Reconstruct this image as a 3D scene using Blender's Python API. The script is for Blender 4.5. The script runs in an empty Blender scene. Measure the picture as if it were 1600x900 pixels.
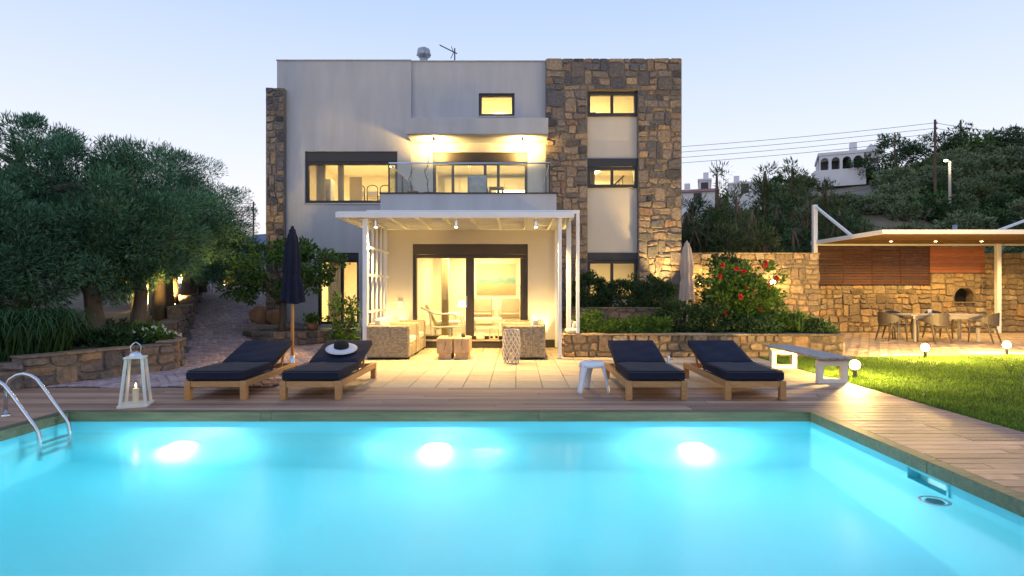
import bpy, bmesh, math, random
import numpy as np
from mathutils import Vector, Matrix, Euler
R = math.radians
sc = bpy.context.scene
COL = sc.collection
# ---------------------------------------------------------------- camera
cd = bpy.data.cameras.new('camera'); cam = bpy.data.objects.new('camera', cd); COL.objects.link(cam)
cam.location = (0, 0, 1.466); cam.rotation_euler = (R(90), 0, 0)
cd.sensor_width = 36; cd.lens = 20.25; cd.shift_x = -.005; cd.shift_y = .00125
cd.clip_start = .05; cd.clip_end = 2000
sc.camera = cam
# ---------------------------------------------------------------- sky
SUN_EL, SUN_AZ = 1.5, 200.0
w = bpy.data.worlds.new('World'); sc.world = w; w.use_nodes = True
nt = w.node_tree; nt.nodes.clear()
sky = nt.nodes.new('ShaderNodeTexSky'); sky.sky_type = 'NISHITA'; sky.sun_disc = False
sky.sun_elevation = R(SUN_EL); sky.sun_rotation = R(SUN_AZ); sky.air_density = 1.0; sky.dust_density = 1.2; sky.ozone_density = 3.0
# twilight: the Nishita sky is far too dark and blue this late, so most of it is a plain elevation gradient
tcw = nt.nodes.new('ShaderNodeTexCoord'); sxw = nt.nodes.new('ShaderNodeSeparateXYZ'); rw = nt.nodes.new('ShaderNodeValToRGB')
nt.links.new(tcw.outputs['Generated'], sxw.inputs[0]); nt.links.new(sxw.outputs['Z'], rw.inputs[0])
SKY = [(0, (1.0, .92, .91)), (.10, (1.0, .945, .97)), (.22, (.82, .86, .99)), (.45, (.50, .645, .94)), (1, (.33, .46, .82))]
e = rw.color_ramp.elements; e[0].position, e[0].color = 0, (*SKY[0][1], 1); e[1].position, e[1].color = 1, (*SKY[-1][1], 1)
for p_, c_ in SKY[1:-1]: q_ = e.new(p_); q_.color = (*c_, 1)
bg = nt.nodes.new('ShaderNodeBackground'); bg.inputs[1].default_value = .05
bg2 = nt.nodes.new('ShaderNodeBackground'); bg2.inputs[1].default_value = .90
adw = nt.nodes.new('ShaderNodeAddShader'); wo = nt.nodes.new('ShaderNodeOutputWorld')
nt.links.new(sky.outputs[0], bg.inputs[0]); nt.links.new(rw.outputs[0], bg2.inputs[0])
nt.links.new(bg.outputs[0], adw.inputs[0]); nt.links.new(bg2.outputs[0], adw.inputs[1]); nt.links.new(adw.outputs[0], wo.inputs[0])
# ---------------------------------------------------------------- sun (afterglow of a sun already down)
sl = bpy.data.lights.new('sun', 'SUN'); sl.energy = .12; sl.angle = R(60); sl.color = (1, .9, .85)
so = bpy.data.objects.new('sun', sl); COL.objects.link(so)
so.rotation_euler = (R(60), 0, R(-25))
# ---------------------------------------------------------------- picture
sc.view_settings.view_transform = 'Standard'; sc.view_settings.look = 'None'
sc.view_settings.exposure = .22; sc.view_settings.gamma = 1.0; sc.view_settings.use_curve_mapping = False
sc.render.engine = 'CYCLES'
cy = sc.cycles
cy.use_denoising = True
try: cy.denoiser = 'OPENIMAGEDENOISE'; cy.denoising_input_passes = 'RGB_ALBEDO_NORMAL'
except Exception: pass
cy.max_bounces = 10; cy.diffuse_bounces = 5; cy.glossy_bounces = 4; cy.transmission_bounces = 6; cy.transparent_max_bounces = 16
cy.sample_clamp_indirect = 4.0; cy.caustics_reflective = False; cy.caustics_refractive = True
cy.blur_glossy = .6; cy.use_light_tree = True
cy.use_adaptive_sampling = True; cy.adaptive_threshold = .02
# ---------------------------------------------------------------- materials
def ramp(nt, fac, stops):
    r = nt.nodes.new('ShaderNodeValToRGB'); e = r.color_ramp.elements
    e[0].position, e[0].color = stops[0][0], (*stops[0][1], 1)
    e[1].position, e[1].color = stops[-1][0], (*stops[-1][1], 1)
    for p, c in stops[1:-1]:
        k = e.new(p); k.color = (*c, 1)
    nt.links.new(fac, r.inputs[0]); return r.outputs[0]
def mat(name, col, rough=.6, var=.0, scale=6, bump=0., bscale=None, metal=0, spec=.5, stretch=(1, 1, 1), detail=4, island=0., objrand=None, transl=0., coord='Object'):
    m = bpy.data.materials.new(name); m.use_nodes = True; n = m.node_tree; b = n.nodes['Principled BSDF']
    b.inputs['Base Color'].default_value = (*col, 1); b.inputs['Roughness'].default_value = rough; b.inputs['Metallic'].default_value = metal
    b.inputs['Specular IOR Level'].default_value = spec
    L = n.links.new
    tc = n.nodes.new('ShaderNodeTexCoord'); mp = n.nodes.new('ShaderNodeMapping'); mp.inputs['Scale'].default_value = stretch
    L(tc.outputs[coord], mp.inputs[0])
    src = None
    if objrand:                                        # colour per object (stones) or per island
        if island: g = n.nodes.new('ShaderNodeNewGeometry'); f = g.outputs['Random Per Island']
        else: g = n.nodes.new('ShaderNodeObjectInfo'); f = g.outputs['Random']
        src = ramp(n, f, objrand)
    if var or island and not objrand:
        nz = n.nodes.new('ShaderNodeTexNoise'); nz.inputs['Scale'].default_value = scale; nz.inputs['Detail'].default_value = detail; nz.inputs['Roughness'].default_value = .62
        L(mp.outputs[0], nz.inputs['Vector'])
        fac = nz.outputs[0]
        if island and not objrand:
            g = n.nodes.new('ShaderNodeNewGeometry'); mx = n.nodes.new('ShaderNodeMix'); mx.inputs[0].default_value = island
            L(fac, mx.inputs[2]); L(g.outputs['Random Per Island'], mx.inputs[3]); fac = mx.outputs[0]
        v = ramp(n, fac, [(.25, (1 - var,) * 3), (.75, (1 + var,) * 3)])
        mm = n.nodes.new('ShaderNodeMix'); mm.data_type = 'RGBA'; mm.blend_type = 'MULTIPLY'; mm.inputs[0].default_value = 1; mm.clamp_result = False
        if src: L(src, mm.inputs[6])
        else: mm.inputs[6].default_value = (*col, 1)
        L(v, mm.inputs[7]); src = mm.outputs[2]
    if src: L(src, b.inputs['Base Color'])
    if bump:
        nb = n.nodes.new('ShaderNodeTexNoise'); nb.inputs['Scale'].default_value = bscale or scale * 3; nb.inputs['Detail'].default_value = 6
        L(mp.outputs[0], nb.inputs['Vector'])
        bp = n.nodes.new('ShaderNodeBump'); bp.inputs['Strength'].default_value = bump; bp.inputs['Distance'].default_value = .02
        L(nb.outputs[0], bp.inputs['Height']); L(bp.outputs[0], b.inputs['Normal'])
    if transl:
        t = n.nodes.new('ShaderNodeBsdfTranslucent'); ms = n.nodes.new('ShaderNodeMixShader'); ms.inputs[0].default_value = transl
        if src: L(src, t.inputs[0])
        else: t.inputs[0].default_value = (*col, 1)
        o = n.nodes['Material Output']; L(b.outputs[0], ms.inputs[1]); L(t.outputs[0], ms.inputs[2]); L(ms.outputs[0], o.inputs[0])
    return m
def emit(name, col, s):
    m = bpy.data.materials.new(name); m.use_nodes = True; n = m.node_tree
    b = n.nodes['Principled BSDF']; b.inputs['Base Color'].default_value = (*[min(1, c) for c in col], 1)
    b.inputs['Emission Color'].default_value = (*col, 1); b.inputs['Emission Strength'].default_value = s
    return m
def glass(name, tint=(1, 1, 1), refl=1.0):
    m = bpy.data.materials.new(name); m.use_nodes = True; n = m.node_tree; n.nodes.remove(n.nodes['Principled BSDF'])
    t = n.nodes.new('ShaderNodeBsdfTransparent'); t.inputs[0].default_value = (*tint, 1)
    g = n.nodes.new('ShaderNodeBsdfGlossy'); g.inputs['Roughness'].default_value = .02
    f = n.nodes.new('ShaderNodeFresnel'); f.inputs[0].default_value = 1.45
    mu = n.nodes.new('ShaderNodeMath'); mu.operation = 'MULTIPLY'; mu.inputs[1].default_value = refl
    ms = n.nodes.new('ShaderNodeMixShader'); L = n.links.new
    L(f.outputs[0], mu.inputs[0]); L(mu.outputs[0], ms.inputs[0]); L(t.outputs[0], ms.inputs[1]); L(g.outputs[0], ms.inputs[2])
    L(ms.outputs[0], n.nodes['Material Output'].inputs[0]); return m
def woodmat(name, c1, c2, rough=.55, sc_=3, st=(1, 14, 14), bump=.15, rand=.25):
    m = mat(name, c1, rough, var=.0, bump=bump, scale=sc_, bscale=sc_ * 2, stretch=st)
    n = m.node_tree; L = n.links.new
    mp = [x for x in n.nodes if x.type == 'MAPPING'][0]
    oi = n.nodes.new('ShaderNodeObjectInfo')
    ad = n.nodes.new('ShaderNodeVectorMath'); ad.operation = 'ADD'
    sm = n.nodes.new('ShaderNodeMath'); sm.operation = 'MULTIPLY'; sm.inputs[1].default_value = 37.
    L(oi.outputs['Random'], sm.inputs[0]); L(mp.outputs[0], ad.inputs[0]); L(sm.outputs[0], ad.inputs[1])
    nz = n.nodes.new('ShaderNodeTexNoise'); nz.inputs['Scale'].default_value = sc_; nz.inputs['Detail'].default_value = 6; nz.inputs['Roughness'].default_value = .7
    L(ad.outputs[0], nz.inputs['Vector'])
    c = ramp(n, nz.outputs[0], [(.3, c1), (.7, c2)])
    v = ramp(n, oi.outputs['Random'], [(0, (1 - rand,) * 3), (1, (1 + rand,) * 3)])
    mm = n.nodes.new('ShaderNodeMix'); mm.data_type = 'RGBA'; mm.blend_type = 'MULTIPLY'; mm.inputs[0].default_value = 1; mm.clamp_result = False
    L(c, mm.inputs[6]); L(v, mm.inputs[7]); L(mm.outputs[2], n.nodes['Principled BSDF'].inputs['Base Color'])
    return m
STONE = [(0, (.05, .05, .058)), (.16, (.115, .112, .122)), (.3, (.18, .15, .13)), (.44, (.235, .185, .135)), (.56, (.09, .088, .094)), (.68, (.21, .175, .148)), (.8, (.29, .225, .16)), (.9, (.21, .135, .09)), (1, (.16, .15, .152))]
STONE_Y = [(0, (.12, .09, .06)), (.2, (.25, .18, .10)), (.45, (.33, .235, .125)), (.6, (.17, .125, .08)), (.75, (.27, .20, .12)), (.88, (.34, .20, .085)), (1, (.36, .29, .19))]
STONE_D = [(0, (.10, .085, .075)), (.3, (.17, .13, .10)), (.6, (.25, .165, .10)), (.8, (.14, .12, .11)), (1, (.30, .19, .11))]
M = {}
M['plaster'] = mat('plaster', (.435, .445, .465), .85, var=.11, scale=1.6, bump=.12, bscale=60, detail=9, stretch=(1.6, 1.6, .28))
M['plaster_in'] = mat('interior_paint', (.78, .73, .62), .8, var=.02, scale=2)
M['plaster_warm'] = mat('beige_render', (.48, .46, .42), .85, var=.04, scale=2, bump=.08, bscale=70)
M['stone'] = mat('rubble_stone', (.3, .25, .2), .85, var=.6, scale=13, bump=1., bscale=22, objrand=STONE, detail=8)
M['stone_y'] = mat('ochre_stone', (.3, .25, .2), .85, var=.5, scale=13, bump=1., bscale=22, objrand=STONE_Y, detail=8)
M['stone_d'] = mat('dark_stone', (.3, .25, .2), .85, var=.5, scale=13, bump=1., bscale=22, objrand=STONE_D, detail=8)
M['stone_i'] = mat('rubble_stone_small', (.3, .25, .2), .85, var=.6, scale=13, bump=1., bscale=22, objrand=STONE, detail=8, island=1)
M['mortar'] = mat('mortar', (.16, .14, .12), .95, var=.3, scale=12, bump=.5)
M['mortar_l'] = mat('pale_mortar', (.17, .135, .09), .95, var=.3, scale=12, bump=.5)
M['frame'] = mat('anthracite_frame', (.012, .014, .020), .4, var=.1, scale=3)
M['frame_b'] = mat('bronze_frame', (.026, .020, .016), .45, var=.1, scale=3)
M['glass'] = glass('window_glass', (.96, .97, .95), .7)
M['glass_rail'] = glass('railing_glass', (.93, .97, .96), .8)
M['white_metal'] = mat('white_painted_steel', (.72, .74, .76), .4, var=.04, scale=4)
M['steel'] = mat('brushed_steel', (.62, .64, .66), .22, metal=1, var=.05, scale=5)
M['galv'] = mat('galvanised_sheet', (.35, .37, .40), .42, metal=.7, var=.2, scale=8)
M['dark_metal'] = mat('dark_metal', (.03, .03, .03), .5, var=.1)
M['deck'] = woodmat('weathered_deck_board', (.20, .11, .07), (.46, .29, .195), .6, 2.2, (1, 16, 16), .45, .40)
M['coping'] = woodmat('green_treated_timber', (.055, .065, .03), (.15, .14, .07), .6, 2.0, (1, 10, 10), .3, .15)
M['teak'] = woodmat('teak', (.33, .165, .058), (.47, .26, .10), .5, 3, (3, 12, 12), .12, .12)
M['slat'] = woodmat('dark_stained_slat', (.055, .021, .010), (.12, .045, .018), .5, 3, (1, 12, 12), .15, .22)
M['slat_o'] = woodmat('orange_stained_slat', (.26, .085, .028), (.38, .14, .05), .5, 3, (1, 12, 12), .15, .2)
M['log'] = woodmat('split_log', (.36, .24, .12), (.58, .42, .25), .7, 2.2, (8, 8, 2), .5, .1)
M['greywood'] = woodmat('grey_weathered_wood', (.24, .22, .21), (.40, .36, .33), .65, 3, (10, 1, 10), .25, .2)
M['tile'] = mat('sandstone_tile', (.36, .30, .22), .62, var=.16, scale=3, bump=.08, bscale=30, objrand=[(0, (.31, .25, .185)), (.5, (.36, .30, .225)), (1, (.40, .33, .25))])
M['paver'] = mat('clay_cobble', (.2, .15, .14), .8, var=.25, scale=10, bump=.4, bscale=40, objrand=[(0, (.24, .175, .185)), (.5, (.33, .245, .25)), (1, (.42, .32, .32))])
M['paver_i'] = mat('clay_cobble_far', (.2, .15, .14), .8, var=.2, scale=10, bump=.4, bscale=40, island=1, objrand=[(0, (.24, .175, .185)), (.5, (.33, .245, .25)), (1, (.42, .32, .32))])
M['earth'] = mat('earth', (.10, .075, .05), .95, var=.35, scale=2, bump=.6, bscale=20)
M['hill'] = mat('dry_hillside', (.17, .14, .10), .95, var=.5, scale=.25, bump=.6, bscale=2)
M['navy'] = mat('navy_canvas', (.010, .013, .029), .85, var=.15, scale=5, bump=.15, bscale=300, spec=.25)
M['navy_sheen'] = mat('navy_canvas_sheen', (.042, .038, .045), .85, var=.12, scale=5, bump=.15, bscale=300, spec=.25)  # navy canvas with the warm light sheen of cushion tops painted in
M['beige'] = mat('beige_canvas', (.42, .34, .28), .85, var=.1, scale=5, bump=.2, bscale=40)
M['cushion'] = mat('cream_cushion', (.72, .66, .55), .9, var=.05, scale=6, bump=.1, bscale=200)
M['wicker'] = mat('grey_brown_wicker', (.31, .27, .19), .7, var=.35, scale=30, bump=.3, bscale=90, island=.5)
M['white_plastic'] = mat('white_plastic', (.70, .74, .80), .35, var=.02)
M['pool'] = mat('pool_paint', (.15, .64, .73), .6, var=.04, scale=.8)
M['leaf_olive'] = mat('olive_leaf', (.075, .17, .095), .8, var=.95, scale=.8, island=.4, spec=.2, transl=.3)
M['leaf_dark'] = mat('dark_leaf', (.045, .09, .032), .5, var=.6, scale=1.6, island=.55, spec=.2, transl=.25)
M['leaf_lemon'] = mat('citrus_leaf', (.075, .15, .03), .4, var=.5, scale=2.5, island=.6, spec=.2, transl=.25)
M['leaf_bright'] = mat('fresh_leaf', (.09, .17, .03), .5, var=.45, scale=3, island=.6, spec=.2, transl=.35)
M['leaf_scrub'] = mat('scrub_leaf', (.15, .195, .10), .6, var=.6, scale=.5, island=.5, spec=.2, transl=.2)
M['leaf_bamboo'] = mat('reed_leaf', (.09, .12, .045), .55, var=.5, scale=.8, island=.5, spec=.2, transl=.3)
M['grass'] = mat('lawn_grass', (.10, .185, .022), .6, var=.65, scale=1.1, island=.5, spec=.2, transl=.35)
M['strap'] = mat('strap_leaf', (.035, .085, .028), .45, var=.5, scale=3, island=.6, spec=.2, transl=.2)
M['red'] = mat('red_petal', (.55, .02, .025), .6, var=.25, scale=8, transl=.25)
M['white_petal'] = mat('white_petal', (.75, .75, .62), .6, var=.1, scale=8, transl=.25)
M['bark'] = mat('bark', (.13, .095, .065), .9, var=.4, scale=6, bump=1., bscale=18, stretch=(1, 1, .3))
M['pole'] = mat('creosoted_pole', (.085, .05, .032), .85, var=.35, scale=4, bump=.4, stretch=(1, 1, .2))
M['terracotta'] = mat('terracotta', (.30, .13, .07), .8, var=.15, scale=8)
M['white_wall'] = mat('whitewash', (.62, .62, .64), .85, var=.05, scale=.6)
M['roof_red'] = mat('red_roof', (.26, .10, .075), .8, var=.25, scale=2)
M['curtain'] = mat('curtain_cloth', (.55, .45, .27), .9, var=.1, scale=4)
M['white_wood'] = mat('white_painted_wood', (.70, .66, .58), .5, var=.05, scale=5)
M['dark_wood'] = mat('dark_wood', (.05, .03, .02), .5, var=.2, scale=6)
M['bulb'] = emit('lit_bulb', (1, .74, .36), 30)
M['bulb_soft'] = emit('lit_diffuser', (1, .80, .45), 6)
M['bulb_pool'] = emit('pool_lamp_lens', (.85, 1, 1), 6)
M['flame'] = emit('candle_flame', (1, .6, .2), 12)
M['wax'] = mat('candle_wax', (.75, .62, .42), .6)
M['black'] = mat('soot_black', (.012, .01, .009), .9)
# ---------------------------------------------------------------- mesh helpers
ORG = {}
def org(o): return ORG.get(o.name, Vector((0, 0, 0))) if o else Vector((0, 0, 0))
class MB:
    def __init__(s): s.v = []; s.f = []
    def add(s, vs, fs):
        k = len(s.v); s.v += [tuple(p) for p in vs]; s.f += [tuple(i + k for i in f) for f in fs]; return s
    def box(s, x0, x1, y0, y1, z0, z1):
        return s.add([(x0, y0, z0), (x1, y0, z0), (x1, y1, z0), (x0, y1, z0), (x0, y0, z1), (x1, y0, z1), (x1, y1, z1), (x0, y1, z1)],
                     [(0, 3, 2, 1), (4, 5, 6, 7), (0, 1, 5, 4), (1, 2, 6, 5), (2, 3, 7, 6), (3, 0, 4, 7)])
    def obox(s, c, size, rot):
        c = Vector(c); h = Vector(size) / 2; q = Euler(rot).to_matrix(); vs = []
        for z in (-1, 1):
            for x, y in ((-1, -1), (1, -1), (1, 1), (-1, 1)): vs.append(c + q @ Vector((x * h.x, y * h.y, z * h.z)))
        return s.add(vs, [(0, 3, 2, 1), (4, 5, 6, 7), (0, 1, 5, 4), (1, 2, 6, 5), (2, 3, 7, 6), (3, 0, 4, 7)])
    def beam(s, a, b, wx, wz, up=(0, 0, 1)):
        a = Vector(a); b = Vector(b); d = (b - a).normalized(); u = Vector(up)
        x = d.cross(u)
        if x.length < 1e-4: x = d.cross(Vector((0, 1, 0)))
        x.normalize(); z = x.cross(d); vs = []
        for p in (a, b):
            for i, j in ((-1, -1), (1, -1), (1, 1), (-1, 1)): vs.append(p + x * (i * wx / 2) + z * (j * wz / 2))
        return s.add(vs, [(0, 1, 2, 3), (7, 6, 5, 4), (0, 4, 5, 1), (1, 5, 6, 2), (2, 6, 7, 3), (3, 7, 4, 0)])
    def tube(s, pts, r, n=10, cap=True):
        pts = [Vector(p) for p in pts]; rs = r if isinstance(r, (list, tuple)) else [r] * len(pts); k = len(s.v); ref = None
        for i, p in enumerate(pts):
            d = (pts[min(i + 1, len(pts) - 1)] - pts[max(i - 1, 0)]).normalized()
            if ref is None: ref = d.orthogonal().normalized()
            x = (ref - d * ref.dot(d)).normalized(); ref = x; y = d.cross(x)
            for j in range(n):
                a = 2 * math.pi * j / n; s.v.append(tuple(p + (x * math.cos(a) + y * math.sin(a)) * rs[i]))
        for i in range(len(pts) - 1):
            for j in range(n):
                a = k + i * n + j; b = k + i * n + (j + 1) % n; s.f.append((a, b, b + n, a + n))
        if cap: s.f.append(tuple(k + j for j in reversed(range(n)))); s.f.append(tuple(k + (len(pts) - 1) * n + j for j in range(n)))
        return s
    def lathe(s, prof, n=20, c=(0, 0, 0)):
        k = len(s.v)
        for r, z in prof:
            for j in range(n):
                a = 2 * math.pi * j / n; s.v.append((c[0] + r * math.cos(a), c[1] + r * math.sin(a), c[2] + z))
        for i in range(len(prof) - 1):
            for j in range(n):
                a = k + i * n + j; b = k + i * n + (j + 1) % n; s.f.append((a, b, b + n, a + n))
        s.f.append(tuple(k + j for j in reversed(range(n)))); s.f.append(tuple(k + (len(prof) - 1) * n + j for j in range(n)))
        return s
    def prism(s, pts, vec):
        n = len(pts); v = Vector(vec); a = [Vector(p) for p in pts]
        return s.add(a + [p + v for p in a], [tuple(range(n)), tuple(range(2 * n - 1, n - 1, -1))] + [((i + 1) % n, i, i + n, (i + 1) % n + n) for i in range(n)])
    def build(s, name, m, parent=None, origin=None, bevel=0, smooth=False, seg=2):
        o_ = org(parent) if parent else Vector(origin or (0, 0, 0))
        me = bpy.data.meshes.new(name)
        me.from_pydata([(x - o_.x, y - o_.y, z - o_.z) for x, y, z in s.v], [], s.f)
        bm = bmesh.new(); bm.from_mesh(me)
        bmesh.ops.recalc_face_normals(bm, faces=bm.faces)
        if bevel: bmesh.ops.bevel(bm, geom=[e for e in bm.edges if len(e.link_faces) == 2 and e.calc_face_angle(0) > .6], offset=bevel, segments=seg, affect='EDGES', profile=.5, clamp_overlap=True)
        bm.to_mesh(me); bm.free()
        if smooth:
            for p in me.polygons: p.use_smooth = True
        me.materials.append(M[m] if isinstance(m, str) else m)
        return link(me, name, parent, o_)
def link(me, name, parent=None, o_=Vector((0, 0, 0))):
    o = bpy.data.objects.new(name, me); COL.objects.link(o)
    if parent: o.parent = parent; ORG[o.name] = org(parent)
    else: o.location = o_; ORG[o.name] = Vector(o_)
    return o
def tag(o, label=None, cat=None, group=None, kind=None):
    if label: o['label'] = label
    if cat: o['category'] = cat
    if group: o['group'] = group
    if kind: o['kind'] = kind
    return o
def thing(name, label, cat, loc=(0, 0, 0), rz=0, group=None, world=False):
    o = bpy.data.objects.new(name, None); COL.objects.link(o); o.location = loc; o.rotation_euler = (0, 0, rz); o.empty_display_size = .1
    if world: ORG[o.name] = Vector(loc)
    return tag(o, label, cat, group)
def copy_tree(o, parent=None):
    c = o.copy(); COL.objects.link(c)
    if parent: c.parent = parent
    for ch in list(o.children): copy_tree(ch, c)
    return c
def place(proto, used, loc, rz, label=None, scale=None):
    o = copy_tree(proto) if used else proto
    o.location = loc; o.rotation_euler = (0, 0, rz)
    if scale: o.scale = scale if isinstance(scale, tuple) else (scale,) * 3
    if label: o['label'] = label
    return o
def B(x0, x1, y0, y1, z0, z1): return MB().box(x0, x1, y0, y1, z0, z1)
WARM = (1, .62, .18)
LP = 2.8
def light(name, kind, loc, power, parent=None, col=WARM, rad=.06, spot=None, aim=None, blend=.6, size=None):
    l = bpy.data.lights.new(name, kind); l.energy = power * (LP if col[0] == 1 else 1); l.color = col
    if kind == 'AREA': l.shape = 'RECTANGLE'; l.size, l.size_y = size
    else: l.shadow_soft_size = rad
    if spot: l.spot_size = R(spot); l.spot_blend = blend
    o = bpy.data.objects.new(name, l); COL.objects.link(o)
    p = Vector(loc)
    if aim is not None: o.rotation_euler = (Vector(aim) - p).to_track_quat('-Z', 'Y').to_euler()
    o.location = p - org(parent) if parent else p
    if parent: o.parent = parent
    return o
# wall in the XZ plane with rectangular openings, real thickness
def wall_xz(x0, x1, z0, z1, y0, y1, holes=()):
    xs = sorted({x0, x1, *[h[0] for h in holes], *[h[1] for h in holes]}); zs = sorted({z0, z1, *[h[2] for h in holes], *[h[3] for h in holes]})
    xs = [x for x in xs if x0 <= x <= x1]; zs = [z for z in zs if z0 <= z <= z1]
    nx, nz = len(xs) - 1, len(zs) - 1
    def solid(i, j):
        if i < 0 or j < 0 or i >= nx or j >= nz: return False
        cx, cz = (xs[i] + xs[i + 1]) / 2, (zs[j] + zs[j + 1]) / 2
        return not any(h[0] < cx < h[1] and h[2] < cz < h[3] for h in holes)
    b = MB()
    for i in range(nx):
        for j in range(nz):
            if not solid(i, j): continue
            a, c, d, e = xs[i], xs[i + 1], zs[j], zs[j + 1]
            b.add([(a, y0, d), (c, y0, d), (c, y0, e), (a, y0, e)], [(0, 1, 2, 3)]); b.add([(a, y1, d), (c, y1, d), (c, y1, e), (a, y1, e)], [(3, 2, 1, 0)])
            if not solid(i - 1, j): b.add([(a, y0, d), (a, y1, d), (a, y1, e), (a, y0, e)], [(3, 2, 1, 0)])
            if not solid(i + 1, j): b.add([(c, y0, d), (c, y1, d), (c, y1, e), (c, y0, e)], [(0, 1, 2, 3)])
            if not solid(i, j - 1): b.add([(a, y0, d), (c, y0, d), (c, y1, d), (a, y1, d)], [(3, 2, 1, 0)])
            if not solid(i, j + 1): b.add([(a, y0, e), (c, y0, e), (c, y1, e), (a, y1, e)], [(0, 1, 2, 3)])
    # weld the shared corners so that normals come out right
    key = {}; nv = []; mp = []
    for p in b.v:
        k = tuple(round(q, 5) for q in p)
        if k not in key: key[k] = len(nv); nv.append(p)
        mp.append(key[k])
    b.v = nv; b.f = [tuple(mp[i] for i in f) for f in b.f]
    return b
# rubble masonry: each stone an object of its own
def rubble(parent, P0, U, V, N, W, H, rowh, wr, seed, m, depth=.05, gap=.009, name='stone', tall=.16, collect=None):
    rng = random.Random(seed); P0, U, V, N = map(Vector, (P0, U, V, N)); o_ = org(parent)
    ys = [0.]
    while ys[-1] < H - rowh * .5: ys.append(ys[-1] + rowh * rng.uniform(.7, 1.35))
    k = H / ys[-1]; ys = [y * k for y in ys]
    ph = [(rng.uniform(0, 6), rng.uniform(0, 6)) for _ in ys]
    def bnd(i, u):
        if i == 0 or i == len(ys) - 1: return ys[i]
        return ys[i] + rowh * .13 * (math.sin(u * 2.3 / rowh * .45 + ph[i][0]) + .6 * math.sin(u * 5.1 / rowh * .4 + ph[i][1]))
    blocked = [[] for _ in range(len(ys) + 2)]; n = 0
    for i in range(len(ys) - 1):
        spans = []; c = 0.
        for a, b in sorted(blocked[i]): spans.append((c, a)); c = b
        spans.append((c, W))
        for a, b in spans:
            if b - a < .03: continue
            js = [a]
            while js[-1] < b - wr[0] * .6: js.append(js[-1] + rng.uniform(*wr))
            if len(js) == 1: js.append(b)
            kk = (b - a) / (js[-1] - a); js = [a + (j - a) * kk for j in js]
            sl = [0 if t in (0, len(js) - 1) else rng.uniform(-.3, .3) * rowh for t in range(len(js))]
            for t in range(len(js) - 1):
                u0, u1 = js[t], js[t + 1]; top = i + 1
                if i + 2 < len(ys) and rng.random() < tall and not any(x < u1 and y > u0 for x, y in blocked[i + 1]):
                    top = i + 2; blocked[i + 1].append((u0, u1)); s0 = s1 = 0
                else: s0, s1 = sl[t], sl[t + 1]
                um = u0 + (u1 - u0) * rng.uniform(.35, .65)
                poly = [(u0 - s0 / 2, bnd(i, u0)), (um, bnd(i, um)), (u1 - s1 / 2, bnd(i, u1)), (u1 + s1 / 2, bnd(top, u1)), (um, bnd(top, um)), (u0 + s0 / 2, bnd(top, u0))]
                cx = sum(p[0] for p in poly) / 6; cv = sum(p[1] for p in poly) / 6
                hw = (u1 - u0) / 2; hh = (bnd(top, um) - bnd(i, um)) / 2
                if hw < .02 or hh < .02: continue
                poly = [(cx + (p[0] - cx) * max(.3, 1 - gap / hw), cv + (p[1] - cv) * max(.3, 1 - gap / hh)) for p in poly]
                out = []
                for q in range(6):                        # chamfer the four corners
                    p = poly[q]
                    if q in (1, 4): out.append(p); continue
                    a_, b_ = poly[q - 1], poly[(q + 1) % 6]; f = rng.uniform(.10, .26)
                    out += [(p[0] + (a_[0] - p[0]) * f, p[1] + (a_[1] - p[1]) * f), (p[0] + (b_[0] - p[0]) * f, p[1] + (b_[1] - p[1]) * f)]
                d = depth * rng.uniform(.4, 1.25); tx, ty = rng.uniform(-.3, .3) * d, rng.uniform(-.3, .3) * d
                nn = len(out); bu = rng.uniform(.008, .03); iu, iv = max(.55, 1 - bu / hw), max(.55, 1 - bu / hh)
                r0 = [P0 + U * p[0] + V * p[1] - N * .01 for p in out]
                r1 = [P0 + U * (cx + (p[0] - cx) * iu) + V * (cv + (p[1] - cv) * iv) + N * (d + tx * (p[0] - cx) / hw + ty * (p[1] - cv) / hh + rng.uniform(-.2, .2) * d) for p in out]
                vs = [tuple(p - o_) for p in r0 + r1]; fs = [tuple(range(nn, 2 * nn))] + [(q, (q + 1) % nn, nn + (q + 1) % nn, nn + q) for q in range(nn)]; n += 1
                if collect is not None: collect.append((hw * hh, vs, fs)); continue
                me = bpy.data.meshes.new(name); me.from_pydata(vs, [], fs); me.materials.append(M[m]); link(me, name, parent)
    return n
def emit_stones(parent, lst, m, mi, cap):
    lst.sort(key=lambda s: -s[0]); small = ([], [])
    for k, (a, vs, fs) in enumerate(lst):
        if k < cap: me = bpy.data.meshes.new('stone'); me.from_pydata(vs, [], fs); me.materials.append(M[m]); link(me, 'stone', parent)
        else: q = len(small[0]); small[0].extend(vs); small[1].extend(tuple(i + q for i in f) for f in fs)
    if small[0]: me = bpy.data.meshes.new('small_stones'); me.from_pydata(small[0], [], small[1]); me.materials.append(M[mi]); tag(link(me, 'small_stones', parent), kind='stuff')
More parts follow.
